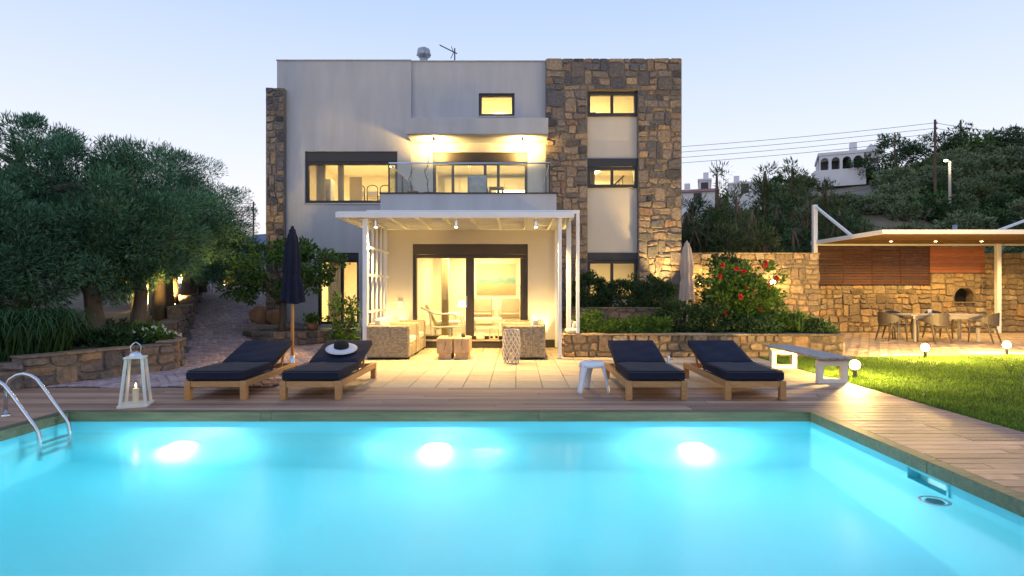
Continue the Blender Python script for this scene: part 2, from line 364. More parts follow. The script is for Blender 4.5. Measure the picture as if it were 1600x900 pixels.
# ---------------------------------------------------------------- foliage helpers
def raw_mesh(name, V, F, m, parent=None, o_=Vector((0, 0, 0))):
    me = bpy.data.meshes.new(name); n, k = F.shape
    me.vertices.add(len(V)); me.vertices.foreach_set('co', np.ascontiguousarray(V - np.array(o_), dtype=np.float32).ravel())
    me.loops.add(n * k); me.loops.foreach_set('vertex_index', np.ascontiguousarray(F, dtype=np.int32).ravel())
    me.polygons.add(n); me.polygons.foreach_set('loop_start', np.arange(0, n * k, k, dtype=np.int32)); me.polygons.foreach_set('loop_total', np.full(n, k, dtype=np.int32))
    me.update(calc_edges=True); me.validate(); me.materials.append(M[m] if isinstance(m, str) else m); return me
def unit(a): return a / np.maximum(np.linalg.norm(a, axis=1, keepdims=True), 1e-6)
def leaf_arrays(P, D, L, Wd, rng):
    D = unit(D); S = unit(np.cross(D, rng.normal(size=P.shape))); L = np.asarray(L).reshape(-1, 1); Wd = np.asarray(Wd).reshape(-1, 1)
    V = np.stack([P, P + D * L * .45 + S * Wd, P + D * L, P + D * L * .45 - S * Wd], 1).reshape(-1, 3)
    return V, np.arange(len(P) * 4).reshape(-1, 4)
def leaves(name, P, D, L, Wd, m, parent, rng):
    V, F = leaf_arrays(P, D, L, Wd, rng); o_ = org(parent)
    return link(raw_mesh(name, V, F, m, parent, o_), name, parent)
def ellip_clumps(rng, ells, n, lo=.45):
    ells = np.array(ells, float); vol = ells[:, 3] * ells[:, 4] * ells[:, 5]; ix = rng.choice(len(ells), n, p=vol / vol.sum())
    d = unit(rng.normal(size=(n, 3))); r = rng.uniform(lo ** 2, 1, (n, 1)) ** .5
    return ells[ix, :3] + d * r * ells[ix, 3:6], d
def clump_leaves(rng, C, Cd, rad, n, spread=.7, up=.1):
    ix = rng.integers(0, len(C), n); d = unit(rng.normal(size=(n, 3))); rr = rng.uniform(0, 1, (n, 1)) ** .45
    k = np.asarray(rad).reshape(-1, 1)[ix] if np.ndim(rad) else rad
    P = C[ix] + d * rr * k * np.array([1, 1, .75]); D = d * .55 + Cd[ix] * .45 + rng.normal(size=(n, 3)) * spread * .6; D[:, 2] += up
    return P, D
def make_tree(name, label, cat, loc, trunk, ells, nleaf, leafL, leafW, m, nclump, crad, seed, group=None, bark='bark', tr=.12, up=.1, branches=10, spread=.7):
    rng = np.random.default_rng(seed); rnd = random.Random(seed)
    t = thing(name, label, cat, loc, 0, group, world=True); z = Vector(loc)
    b = MB(); pts = [z + Vector(p) for p in trunk]; k = len(pts)
    b.tube(pts, [tr * (1.25 - .75 * i / (k - 1)) if i else tr * 1.6 for i in range(k)], 10)
    E = [(z.x + e[0], z.y + e[1], z.z + e[2], *e[3:]) for e in ells]
    C, Cd = ellip_clumps(rng, E, nclump)
    for i in rng.choice(nclump, min(branches, nclump), replace=False):
        a = pts[rnd.randint(max(1, k // 2), k - 1)]; e = Vector(C[i]); mid = a.lerp(e, .5) + Vector((rnd.uniform(-.2, .2), rnd.uniform(-.2, .2), rnd.uniform(.0, .3)))
        b.tube([a, a.lerp(mid, .5), mid, mid.lerp(e, .6), e], [tr * .55, tr * .42, tr * .3, tr * .18, tr * .06], 6)
    b.build('trunk', bark, t, smooth=True)
    P, D = clump_leaves(rng, C, Cd, crad * rng.uniform(.6, 1.3, nclump), nleaf, spread, up)
    leaves('crown', P, D, leafL * rng.uniform(.6, 1.3, nleaf), leafW * rng.uniform(.7, 1.2, nleaf), m, t, rng)
    return t
def make_bush(name, label, cat, loc, ells, nleaf, leafL, leafW, m, seed, group=None, nclump=40, crad=.16, up=.25, stems=6, lo=.6, mstem='bark'):
    rng = np.random.default_rng(seed); rnd = random.Random(seed); t = thing(name, label, cat, loc, 0, group, world=True); z = Vector(loc)
    E = [(z.x + e[0], z.y + e[1], z.z + e[2], *e[3:]) for e in ells]; C, Cd = ellip_clumps(rng, E, nclump, lo)
    C[:, 2] = np.maximum(C[:, 2], z.z + .05)
    b = MB()
    for i in rng.choice(nclump, min(stems, nclump), replace=False):
        e = Vector(C[i]); a = z + Vector((rnd.uniform(-.08, .08), rnd.uniform(-.08, .08), -.03)); b.tube([a, a.lerp(e, .5) + Vector((0, 0, .06)), e], [.018, .013, .006], 5)
    b.build('stem', mstem, t)
    P, D = clump_leaves(rng, C, Cd, crad * rng.uniform(.6, 1.3, nclump), nleaf, .7, up); P[:, 2] = np.maximum(P[:, 2], z.z + .01)
    leaves('foliage', P, D, leafL * rng.uniform(.6, 1.3, nleaf), leafW * rng.uniform(.7, 1.2, nleaf), m, t, rng); return t
def strap_plant(name, label, cat, loc, n, hgt, spread, wd, m, seed, base=.2, group=None, stiff=False, sy=1.):
    rng = np.random.default_rng(seed); t = thing(name, label, cat, loc, 0, group, world=True); z = np.array(loc)
    az = rng.uniform(0, 2 * math.pi, n); ln = rng.uniform(.6, 1, n); r0 = base * rng.uniform(0, 1, n) ** .5
    dx, dy = np.cos(az), np.sin(az) * sy; K = 6 if not stiff else 3; rows = []
    ax = rng.uniform(0, 2 * math.pi, n); bx, by = np.cos(ax) * r0, np.sin(ax) * r0 * sy
    tl = rng.uniform(.25, 1, n)
    for k in range(K):
        s = k / (K - 1)
        out = spread * tl * ln * (s ** 1.15 if not stiff else s); up = hgt * ln * (np.sin(s * 2.55) if not stiff else s * (1.05 - .4 * tl))
        x, y, h = z[0] + bx + dx * out, z[1] + by + dy * out, z[2] + up
        wv = wd * (1 - s ** 2 * .95) * (.5 + .5 * min(1, s * 4 + .4))
        rows.append(np.stack([np.stack([x - np.sin(az) * wv, y + np.cos(az) * wv, h], 1), np.stack([x + np.sin(az) * wv, y - np.cos(az) * wv, h], 1)], 1))
    V = np.concatenate(rows, 1).reshape(-1, 3); F = []
    b0 = np.arange(n) * K * 2
    for k in range(K - 1): F.append(np.stack([b0 + 2 * k, b0 + 2 * k + 1, b0 + 2 * k + 3, b0 + 2 * k + 2], 1))
    link(raw_mesh('leaf_blades', V, np.concatenate(F), m, t, Vector(loc)), 'leaf_blades', t); return t
def ss(a, b, x): t = max(0, min(1, (x - a) / (b - a))); return t * t * (3 - 2 * t)
def zd(x, y): return max(0., y - 12.5) * .125 * ss(-5.6, -8.6, x)
# ================================================================ SETTING
PX0, PX1, PY0, PY1, WZ = -5.35, 3.50, .6, 6.87, -.18
b = MB()
GX0, GX1, GY0, GY1 = -500, 500, -60, 900
b.add([(GX0, GY0, -.06), (PX0 - .1, GY0, -.06), (PX0 - .1, GY1, -.06), (GX0, GY1, -.06)], [(0, 1, 2, 3)])
b.add([(PX1 + .1, GY0, -.06), (GX1, GY0, -.06), (GX1, GY1, -.06), (PX1 + .1, GY1, -.06)], [(0, 1, 2, 3)])
b.add([(PX0 - .1, GY0, -.06), (PX1 + .1, GY0, -.06), (PX1 + .1, PY0 - .1, -.06), (PX0 - .1, PY0 - .1, -.06)], [(0, 1, 2, 3)])
b.add([(PX0 - .1, PY1 + .1, -.06), (PX1 + .1, PY1 + .1, -.06), (PX1 + .1, GY1, -.06), (PX0 - .1, GY1, -.06)], [(0, 1, 2, 3)])
tag(b.build('ground', 'earth'), kind='structure')
# pool basin: a shell with real wall thickness
PZ = -1.78
b = MB()
b.box(PX0 - .09, PX1 + .09, PY0 - .09, PY1 + .09, PZ - .1, PZ)
b.box(PX0 - .09, PX0, PY0 - .09, PY1 + .09, PZ + .001, -.112); b.box(PX1, PX1 + .09, PY1 - 1.72, PY1 + .09, PZ + .001, -.112); b.box(PX1, PX1 + .09, PY0 - .09, PY1 - 2.20, PZ + .001, -.112)
b.box(PX1, PX1 + .09, PY1 - 2.20, PY1 - 1.72, PZ + .001, -.31); b.box(PX1, PX1 + .09, PY1 - 2.20, PY1 - 1.72, -.135, -.112)
b.box(PX0, PX1, PY0 - .09, PY0, PZ + .001, -.112); b.box(PX0, PX1, PY1, PY1 + .09, PZ + .001, -.112)
pool = tag(b.build('pool_basin', 'pool'), kind='structure')
m = bpy.data.materials.new('pool_water'); m.use_nodes = True; n = m.node_tree; p = n.nodes['Principled BSDF']
p.inputs['Base Color'].default_value = (1, 1, 1, 1); p.inputs['Roughness'].default_value = .16; p.inputs['Specular IOR Level'].default_value = .3; p.inputs['IOR'].default_value = 1.33; p.inputs['Transmission Weight'].default_value = 1
nz = n.nodes.new('ShaderNodeTexNoise'); nz.inputs['Scale'].default_value = 1.6; nz.inputs['Detail'].default_value = 2
tc = n.nodes.new('ShaderNodeTexCoord'); bp = n.nodes.new('ShaderNodeBump'); bp.inputs['Strength'].default_value = .05; bp.inputs['Distance'].default_value = .05
n.links.new(tc.outputs['Object'], nz.inputs['Vector']); n.links.new(nz.outputs[0], bp.inputs['Height']); n.links.new(bp.outputs[0], p.inputs['Normal'])
M['water'] = m
tag(MB().add([(PX0, PY0, WZ), (PX1, PY0, WZ), (PX1, PY1, WZ), (PX0, PY1, WZ)], [(0, 1, 2, 3)]).build('pool_water', 'water'), kind='structure')
# coping timbers
cop = tag(B(PX0 - .07, PX0 - .05, PY0, PY1, -.11, -.10).build('pool_coping', 'coping'), kind='structure')
def coping(a, b_, horiz, side):
    q = MB()
    if horiz: q.box(a + .002, b_ - .002, PY1 - .015 if side > 0 else PY0 - .12, PY1 + .12 if side > 0 else PY0 + .015, -.108, .004)
    else: q.box(PX1 - .015 if side > 0 else PX0 - .12, PX1 + .12 if side > 0 else PX0 + .015, a + .002, b_ - .002, -.108, .004)
    q.build('timber', 'coping', cop, bevel=.006)
xs = [PX0 - .12, -3.05, -2.93, .26, PX1 + .12]
for i in range(4): coping(xs[i], xs[i + 1], True, 1)
for a, c in ((PX0 - .12, -1.8), (-1.8, 1.0), (1.0, PX1 + .12)): coping(a, c, True, -1)
for a, c in ((PY0 + .015, 2.6), (2.6, 4.9), (4.9, PY1 - .015)): coping(a, c, False, 1); coping(a, c, False, -1)
# deck boards
deck = tag(B(-9.2, 5.2, 7.2, 8.5, -.055, -.045).build('deck', 'earth'), kind='structure')
plank = B(-.5, .5, -.067, .067, -.022, 0).build('plank', 'deck', deck, bevel=.004, seg=1); PM = plank.data; bpy.data.objects.remove(plank)
rnd = random.Random(5)
def board(x0, x1, y, z=0.):
    o = bpy.data.objects.new('plank', PM); COL.objects.link(o); o.parent = deck; o.location = ((x0 + x1) / 2, y, z + rnd.uniform(-.0015, .0015)); o.scale = (x1 - x0 - .004, 1, 1)
    o.rotation_euler = (rnd.uniform(-.006, .006), 0, 0)
PITCH = .1425
for i in range(11):
    y = 7.065 + i * PITCH; x = -9.3 + rnd.uniform(0, 2)
    js = [-9.3, x] if x > -9 else [-9.3]
    while js[-1] < 3.4: js.append(js[-1] + rnd.choice((2.4, 3.0, 3.6, 4.2)))
    js = [j for j in js if j < 4.6] + [5.2]
    for a, c in zip(js, js[1:]): board(a, c, y)
for i in range(47):
    y = 6.92 - i * PITCH
    if i: board(-9.3, -7.0, y); board(-7.0, PX0 - .125, y)
    else: continue
    if i % 3 == 1: board(PX1 + .125, 5.2, y)
    else:
        j = 4.42 + rnd.choice((-.5, 0, 0, .3)); board(PX1 + .125, j, y); board(j, 5.2, y)
board(PX1 + .125, 5.2, 6.92); board(-9.3, PX0 - .125, 6.92)
# terrace tiles
terrace = tag(B(-3.62, 5.2, 8.56, 14.6, -.05, -.03).build('terrace', 'mortar_l'), kind='structure')
tl = B(-.197, .197, -.297, .297, -.028, 0).build('tile', 'tile', terrace, bevel=.004, seg=1); TM = tl.data; bpy.data.objects.remove(tl)
for i in range(22):
    for j in range(10):
        x = -3.42 + i * .4; y = 8.865 + j * .6
        if x > 1.2 and y > 12.5: continue
        o = bpy.data.objects.new('tile', TM); COL.objects.link(o); o.parent = terrace; o.location = (x, y, rnd.uniform(-.001, .001)); o.rotation_euler = (rnd.uniform(-.002, .002), rnd.uniform(-.002, .002), 0)
# driveway: sloping bed and cobbles in scalloped rows
def xl(y): return (-7.35 + (y - 8.5) * .48) if y < 10.7 else (-6.3 - (y - 10.7) * .511)
def xr(y): return -3.64 if y < 14.4 else (-3.75 if y < 18.1 else -7.85 - (y - 18.1) * .3)
ys = [8.56 + .6 * i for i in range(31)]; us = [i / 12 for i in range(13)]; b = MB(); V = []
for y in ys:
    for u in us:
        a = xl(y) - .3; x = a + (xr(y) - a) * u; V.append((x, y, zd(x, y) - .035))
b.add(V, [(i * 13 + j, i * 13 + j + 1, i * 13 + j + 14, i * 13 + j + 13) for i in range(30) for j in range(12)])
drive = tag(b.build('driveway', 'mortar', smooth=True), kind='structure')
pv = B(-.066, .066, -.056, .056, -.03, 0).build('cobble', 'paver', drive, bevel=.009, seg=1); CM = pv.data; bpy.data.objects.remove(pv)
cands = []; row = 0; y = 8.66
while y < 26.2:
    x = -14.2 + (row % 2) * .07
    while x < -3.6:
        yy = y + .20 * abs(math.sin((x + 9) * math.pi / 1.5)) ; sl_ = .20 * math.pi / 1.5 * math.cos((x + 9) * math.pi / 1.5) * (1 if math.sin((x + 9) * math.pi / 1.5) > 0 else -1)
        if xl(yy) < x < xr(yy) - .08 and yy > 8.64: cands.append((x + rnd.uniform(-.006, .006), yy + rnd.uniform(-.006, .006), math.atan(sl_)))
        x += .142
    y += .122; row += 1
cands.sort(key=lambda c: c[1] + (0 if c[0] < -4.6 else 3))
BV = np.array([v.co[:] for v in CM.vertices]); BF = [tuple(p.vertices) for p in CM.polygons]
far = MB()
for k, (x, y, a) in enumerate(cands):
    z = zd(x, y) + rnd.uniform(-.004, .004); g = (zd(x, y + .1) - zd(x, y - .1)) / .2
    if k < 300:
        o = bpy.data.objects.new('cobble', CM); COL.objects.link(o); o.parent = drive; o.location = (x, y, z); o.rotation_euler = (math.atan(g), 0, a)
    else:
        ca, sa = math.cos(a), math.sin(a); far.add([(x - .062, y - .053, 0)] and [(x + u * ca - v * sa, y + u * sa + v * ca, z + g * (u * sa + v * ca) + h) for u, v, h in ((-.066, -.056, -.02), (.066, -.056, -.02), (.066, .056, -.02), (-.066, .056, -.02), (-.057, -.047, 0), (.057, -.047, 0), (.057, .047, 0), (-.057, .047, 0))], [(4, 5, 6, 7), (0, 1, 5, 4), (1, 2, 6, 5), (2, 3, 7, 6), (3, 0, 4, 7)])
tag(far.build('cobble_paving', 'paver_i', drive), kind='stuff')
# lawn
lawn_b = MB().add([(5.2, 2.5, -.02), (18, 2.5, -.02), (18, 13.2, -.02), (9.2, 12.75, -.02), (5.2, 12.45, -.02)], [(0, 1, 2, 3, 4)])
tag(lawn_b.build('lawn', mat('lawn_soil', (.05, .085, .018), .9, var=.4, scale=3, bump=.5)), kind='structure')
rng = np.random.default_rng(3); n = 150000
gx = 5.22 + (rng.uniform(0, 1, n) ** 1.25) * 10.5; gy = 4.8 + rng.uniform(0, 1, n) * 8.2
k = gy < 12.42 + (gx - 5.2) * .075 + .08 * np.sin(gx * 3); gx, gy = gx[k], gy[k]; n = len(gx)
P = np.stack([gx, gy, np.full(n, -.02)], 1); D = rng.normal(size=(n, 3)) * .45; D[:, 2] = 1
patch = .5 + .5 * np.sin(gx * 2.1 + np.sin(gy * 1.7) * 2) * np.sin(gy * 2.6 + gx)
V, F = leaf_arrays(P, D, (.035 + .03 * rng.uniform(0, 1, n)) * (.8 + .5 * patch), np.full(n, .0042), rng)
tag(link(raw_mesh('grass', V, F, 'grass'), 'grass'), 'short green lawn grass beside the wooden deck', 'grass', kind='stuff')
# paving in front of the dining pavilion
pav = tag(MB().add([(7.1, 12.55, -.03), (18, 13.1, -.03), (18, 20, -.03), (5.4, 20, -.03), (5.4, 12.75, -.03)], [(0, 1, 2, 3, 4)]).build('pavilion_paving', 'mortar_l'), kind='structure')
b = MB(); y = 12.7; row = 0
while y < 19.6:
    x = 6.0 + (row % 2) * .13
    while x < 17.5:
        if y > 12.55 + (x - 5.2) * .055 and (x > 7.15 or y > 13.2):
            z = rnd.uniform(-.004, .004); b.add([(x - .12, y - .095, -.025), (x + .12, y - .095, -.025), (x + .12, y + .095, -.025), (x - .12, y + .095, -.025), (x - .112, y - .086, z), (x + .112, y - .086, z), (x + .112, y + .086, z), (x - .112, y + .086, z)], [(4, 5, 6, 7), (0, 1, 5, 4), (1, 2, 6, 5), (2, 3, 7, 6), (3, 0, 4, 7)])
        x += .26
    y += .21; row += 1
tag(b.build('clinker_paving', mat('clinker', (.3, .2, .14), .8, var=.2, scale=8, bump=.4, bscale=40, island=1, objrand=[(0, (.26, .18, .12)), (.5, (.34, .25, .17)), (1, (.40, .30, .21))]), pav), kind='stuff')
# hillside on the right, mountains far left
RX = [(-20, 0), (5, 4.5), (16, 8), (23, 10.5), (36, 14.2), (53, 16.3), (66, 17.3), (130, 19)]
def hz(x, y):
    for (a, p_), (c, q) in zip(RX, RX[1:]):
        if a <= x <= c: r_ = p_ + (q - p_) * (x - a) / (c - a); break
    else: r_ = 0 if x < -20 else 19
    return r_ * ss(23, 76, y) + .35 * math.sin(x * .7 + y * .3) * ss(24, 34, y) + .5 * math.sin(x * .21 - y * .33) * ss(26, 40, y) - .1
b = MB(); NX, NY = 70, 50; V = []
for j in range(NY + 1):
    for i in range(NX + 1):
        x = -20 + i * 150 / NX; y = 22 + j * 110 / NY; V.append((x, y, hz(x, y)))
b.add(V, [(j * (NX + 1) + i, j * (NX + 1) + i + 1, (j + 1) * (NX + 1) + i + 1, (j + 1) * (NX + 1) + i) for j in range(NY) for i in range(NX)])
tag(b.build('hillside', 'hill', smooth=True), kind='structure')
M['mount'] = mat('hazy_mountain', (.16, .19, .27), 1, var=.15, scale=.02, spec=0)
def ridge(name, y, x0, x1, z0, amp, m_, seed, dep=60):
    r_ = random.Random(seed); ph = [r_.uniform(0, 6) for _ in range(4)]; b = MB(); V = []; N = 60
    for i in range(N + 1):
        x = x0 + (x1 - x0) * i / N; e = math.sin(math.pi * i / N) ** .5
        z = e * (z0 + amp * (math.sin(i * .17 + ph[0]) + .5 * math.sin(i * .41 + ph[1]) + .2 * math.sin(i * 1.1 + ph[2])))
        V += [(x, y - dep, -.2), (x, y - dep * .4, z * .55 + math.sin(i * .9) * 1.), (x, y, z), (x, y + dep, -.2)]
    b.add(V, [(i * 4 + k, i * 4 + 4 + k, i * 4 + 5 + k, i * 4 + 1 + k) for i in range(N) for k in range(3)])
    tag(b.build(name, m_, smooth=True), kind='structure')
ridge('mountain', 420, -420, 60, 48, 5, 'mount', 2, 90)
ridge('hill', 130, -140, -20, 9, 1.4, mat('wooded_hill', (.05, .07, .05), 1, var=.4, scale=.15, bump=.8, bscale=.6), 6, 45)
# earth bank on the left, planted
b = MB(); V = []
ys = [6.2 + .7 * i for i in range(32)]
for y in ys:
    for u in range(9):
        e = (xl(y) - .22) if y > 10.7 else (xl(max(y, 8.5)) - .22 + (y - 8.5) * .48 * (y < 8.5)); x = e - u * 1.4 - (u > 5) * (u - 5) * 3
        V.append((x, y, (zd(e, y) + .40 + .05 * math.sin(x * 2 + y) + .06 * u) if u else zd(e, y) + .36))
b.add(V, [(j * 9 + i, j * 9 + i + 1, j * 9 + i + 10, j * 9 + i + 9) for j in range(len(ys) - 1) for i in range(8)])
tag(b.build('planted_bank', 'earth', smooth=True), kind='structure')
# ================================================================ VILLA
V_ = thing('villa', 'three storey white rendered villa with rough stone tower and lit windows', 'house', (-1.2, 18.3, 0), world=True)
YF = 18.3; YB = 23.6
# --- openings
W_BIG = (-6.7, -3.78, 4.19, 5.82); W_LOW = (-6.3, -5.0, .36, 2.62); D_BAL = (-2.68, .33, 3.78, 5.82); W_SM = (-1.22, -.08, 6.97, 7.70); D_LIV = (-2.63, .27, .20, 2.61)
wall_xz(-7.58, -3.35, -.05, 8.68, 18.18, 18.43, [W_BIG, W_LOW]).build('wall', 'plaster', V_)
wall_xz(-3.35, .9, -.05, 8.70, 18.3, 18.55, [D_BAL, W_SM, (-3.2, .8, .2, 2.85)]).build('wall', 'plaster', V_)
wall_xz(-3.68, 1.0, -.05, 3.02, 14.5, 14.75, [D_LIV]).build('wall', 'plaster_warm', V_)
B(-3.68, -3.43, 14.75, 18.18, -.05, 3.02).build('wall', 'plaster', V_); B(.78, 1.0, 14.75, 18.09, -.05, 3.02).build('wall', 'plaster', V_)
B(-7.58, -7.33, 18.43, YB, -.05, 8.68).build('wall', 'plaster_in', V_); B(-7.58, 5.17, YB, YB + .25, -.05, 8.68).build('wall', 'plaster_in', V_)
B(-3.35, -3.2, 18.55, YB, -.05, 8.45).build('partition', 'plaster_in', V_); B(.8, .95, 18.55, YB, -.05, 8.45).build('partition', 'plaster_in', V_)
B(-7.33, 4.95, 18.56, YB, .0, .19).build('floor_slab', 'tile', V_); B(-3.43, .78, 14.76, 18.54, .0, .19).build('floor_slab', 'tile', V_)
for z0, z1 in ((2.95, 3.95), (6.12, 6.45), (8.3, 8.5)):
    for x0, x1 in ((-7.33, -3.35), (-3.2, .8), (.95, 4.95)): B(x0, x1, 18.56, YB, z0, z1).build('floor_slab', 'plaster_in', V_)
# coping line on the parapet
B(-7.6, -3.34, 18.15, 18.46, 8.68, 8.71).build('roof_coping', 'galv', V_); B(-3.34, .9, 18.27, 18.58, 8.70, 8.73).build('roof_coping', 'galv', V_)
# black skirting of the lounge wall, split by the door
for a, c in ((-3.69, -2.64), (.28, 1.01)): B(a, c, 14.485, 14.51, 0, .2).build('skirting', 'frame_b', V_)
B(-2.64, .28, 14.40, 14.62, 0, .17).build('door_step', 'frame_b', V_); B(-2.64, .28, 14.36, 14.7, .171, .2).build('door_sill', 'tile', V_)
# --- windows
def window(x0, x1, z0, z1, y, m, box=.0, mull=(), fr=.07, sill=True, rail=(), dep=.12):
    b = MB(); zt = z1 - box
    b.box(x0, x0 + fr, y, y + dep, z0, zt); b.box(x1 - fr, x1, y, y + dep, z0, zt); b.box(x0 + fr, x1 - fr, y, y + dep, z0, z0 + fr); b.box(x0 + fr, x1 - fr, y, y + dep, zt - fr, zt)
    w_ = b.build('window', m, V_, bevel=.006, seg=1)
    ms = [x0 + fr] + [q for q in mull] + [x1 - fr]
    for q, wd in [(q, .09 if abs(q) >= 0 else 0) for q in mull]: B(q - wd / 2, q + wd / 2, y + .012, y + dep - .012, z0 + fr, zt - fr).build('mullion', m, w_, bevel=.004, seg=1)
    for a, c in zip(ms, ms[1:]): B(a + .0, c - .0, y + .055, y + .063, z0 + fr, zt - fr).build('pane', 'glass', w_)
    if box:
        B(x0, x1, y - .02, y + dep, zt + .004, z1).build('shutter_box', m, w_, bevel=.006, seg=1)
        B(x0 + .05, x1 - .05, y - .012, y + .02, zt - .05, zt - .012).build('shutter_slat', m, w_)
    if sill: B(x0 - .03, x1 + .03, y - .1, y + .05, z0 - .035, z0 - .004).build('sill', 'galv', w_)
    return w_
window(*W_BIG, 18.25, 'frame', .32, (), .09)
window(*W_LOW, 18.25, 'frame', .22, (-5.55,), .08, sill=False)
window(*D_BAL, 18.37, 'frame_b', .30, (-2.05, -1.02, -.60), .09, sill=False)
window(*W_SM, 18.36, 'frame', 0, (), .09)
# lounge sliding door: left leaf slid behind, thick meeting stile
dl = window(*D_LIV, 14.56, 'frame_b', .27, (-1.20,), .085, sill=False)
B(-1.30, -1.09, 14.575, 14.65, .285, 2.25).build('door_stile', 'frame_b', dl, bevel=.006); B(.08, .19, 14.57, 14.66, .285, 2.25).build('door_stile', 'frame_b', dl, bevel=.006)
B(-1.285, -1.26, 14.53, 14.575, 1.0, 1.3).build('door_handle', 'steel', dl, bevel=.006)
# --- tower
TX0, TX1, TY, TZ = .9, 5.17, 18.1, 8.73; SX0, SX1, SZ = 2.21, 3.80, 7.72
tw = wall_xz(TX0, TX1, -.05, TZ - .03, TY, TY + .3, [(SX0, SX1, -.05, SZ)]).build('tower', 'mortar', V_)
B(TX1 - .22, TX1, TY + .3, YB, -.05, TZ - .03).build('wall', 'mortar', V_)
TS = []
rubble(tw, (TX0, TY, 0), (1, 0, 0), (0, 0, 1), (0, -1, 0), SX0 - TX0, SZ, .20, (.17, .52), 11, 'stone', .04, collect=TS)
rubble(tw, (SX1, TY, 0), (1, 0, 0), (0, 0, 1), (0, -1, 0), TX1 - SX1, SZ, .20, (.17, .52), 12, 'stone', .04, collect=TS)
rubble(tw, (TX0, TY, SZ), (1, 0, 0), (0, 0, 1), (0, -1, 0), TX1 - TX0, TZ - SZ, .20, (.2, .55), 13, 'stone', .04, collect=TS)
emit_stones(tw, TS, 'stone', 'stone_i', 270)
T1, T2, T3 = (SX0, SX1, 6.94, 7.70), (SX0, SX1, 4.68, 5.60), (SX0, SX1, 1.15, 2.62)
for z0, z1 in ((0, T3[2]), (T3[3], T2[2]), (T2[3], T1[2])): B(SX0, SX1, TY + .16, TY + .31, z0, z1).build('panel', 'plaster_warm', V_)
for t_, bx in ((T1, 0), (T2, .27), (T3, .24)): window(*t_, TY + .10, 'frame', bx, (3.0,), .10, sill=False)
# --- stone end wall on the left
PLX0, PLX1, PLZ = -7.85, -7.28, 7.77
pl = B(PLX0, PLX1, 18.0, 21.5, -.05, PLZ - .02).build('end_wall', 'mortar', V_)
rubble(pl, (PLX0, 18.0, 0), (1, 0, 0), (0, 0, 1), (0, -1, 0), PLX1 - PLX0, PLZ, .19, (.16, .36), 14, 'stone', .04)
# --- canopy over the balcony
cn = B(-3.33, .93, 17.2, 18.299, 6.11, 6.59).build('canopy', 'plaster', V_, bevel=.008, seg=1)
# --- balcony
B(-3.44, .99, 14.76, 18.17, 3.03, 3.75).build('balcony_slab', 'plaster', V_)
pr = MB().box(-3.44, .99, 14.5, 14.66, 3.03, 3.87).box(-3.44, -3.30, 14.661, 18.17, 3.751, 3.87).box(.85, .99, 14.661, 18.05, 3.751, 3.87).build('parapet', 'plaster', V_)
B(-3.47, 1.02, 14.47, 14.69, 3.872, 3.90).build('parapet_coping', 'frame_b', pr); B(-3.47, -3.27, 14.69, 18.16, 3.872, 3.90).build('parapet_coping', 'frame_b', pr); B(.82, 1.02, 14.69, 18.04, 3.872, 3.90).build('parapet_coping', 'frame_b', pr)
rl = MB().tube([(-3.24, 18.15, 4.66), (-3.24, 14.58, 4.66), (.82, 14.58, 4.66), (.82, 18.04, 4.66)], .02, 8).build('handrail', 'steel', V_)
for x in (-3.24, .82):
    for y in (14.58, 16.3): B(x - .02, x + .02, y - .02, y + .02, 3.9, 4.64).build('rail_post', 'dark_metal', rl)
for x0, x1 in ((-3.21, -1.24), (-1.18, .79)): B(x0, x1, 14.575, 14.585, 3.93, 4.63).build('rail_pane', 'glass_rail', rl)
for x in (-3.24, .82): B(x - .005, x + .005, 14.62, 16.26, 3.93, 4.63).build('rail_pane', 'glass_rail', rl); B(x - .005, x + .005, 16.34, 17.98, 3.93, 4.63).build('rail_pane', 'glass_rail', rl)
# --- chimney cowl
ch = MB().lathe([(.17, 0), (.17, .22), (.14, .26), (.13, .44), (.12, .46)], 18, (-3.08, 19.0, 8.62)).build('chimney_pipe', 'galv', V_, smooth=True)
B(-3.4, -2.75, 18.75, 19.4, 8.5, 8.66).build('chimney_base', 'plaster', ch)
MB().lathe([(.10, .44), (.18, .50), (.215, .58), (.215, .66), (.17, .76), (.09, .81), (.03, .82)], 18, (-3.08, 19.0, 8.62)).build('chimney_cowl', 'galv', ch, smooth=True)
for i in range(10):
    a = i * math.pi / 5; MB().beam((-3.08 + .22 * math.cos(a), 19 + .22 * math.sin(a), 9.16), (-3.08 + .17 * math.cos(a + .3), 19 + .17 * math.sin(a + .3), 9.39), .02, .05).build('cowl_fin', 'galv', ch)
# --- lamps of the villa
def room_lamp(x, y, z, power, label, r=.34):
    t = thing('ceiling_lamp', label, 'lamp', (x, y, z - .14), world=True)
    MB().lathe([(.05, .10), (.06, .14)], 12, (x, y, z - .14)).build('rose', 'white_metal', t)
    MB().lathe([(.02, 0), (r * .8, .01), (r, .05), (r * .8, .09), (.04, .10)], 18, (x, y, z - .14)).build('diffuser', 'bulb_soft', t, smooth=True)
    light('lamp_glow', 'AREA', (x, y, z - .16), power, t, (1, .72, .30), size=(1.3, 1.3))
room_lamp(-1.2, 15.55, 2.95, 105, 'round lit ceiling lamp in the lounge behind the sliding door')
room_lamp(-1.2, 20.6, 2.95, 81, 'round lit ceiling lamp over the sofas at the back of the lounge')
room_lamp(-5.6, 20.3, 2.95, 105, 'round lit ceiling lamp in the ground floor room with the narrow window')
room_lamp(-5.3, 20.4, 6.12, 93, 'round lit ceiling lamp in the dining room behind the wide window')
room_lamp(-1.2, 20.6, 6.12, 93, 'round lit ceiling lamp in the room behind the balcony')
room_lamp(-.7, 22.6, 8.30, 56, 'round lit ceiling lamp behind the small top window')
room_lamp(2.9, 22.6, 8.30, 56, 'round lit ceiling lamp in the top tower room')
room_lamp(2.9, 22.4, 6.12, 50, 'round lit ceiling lamp in the middle tower room')
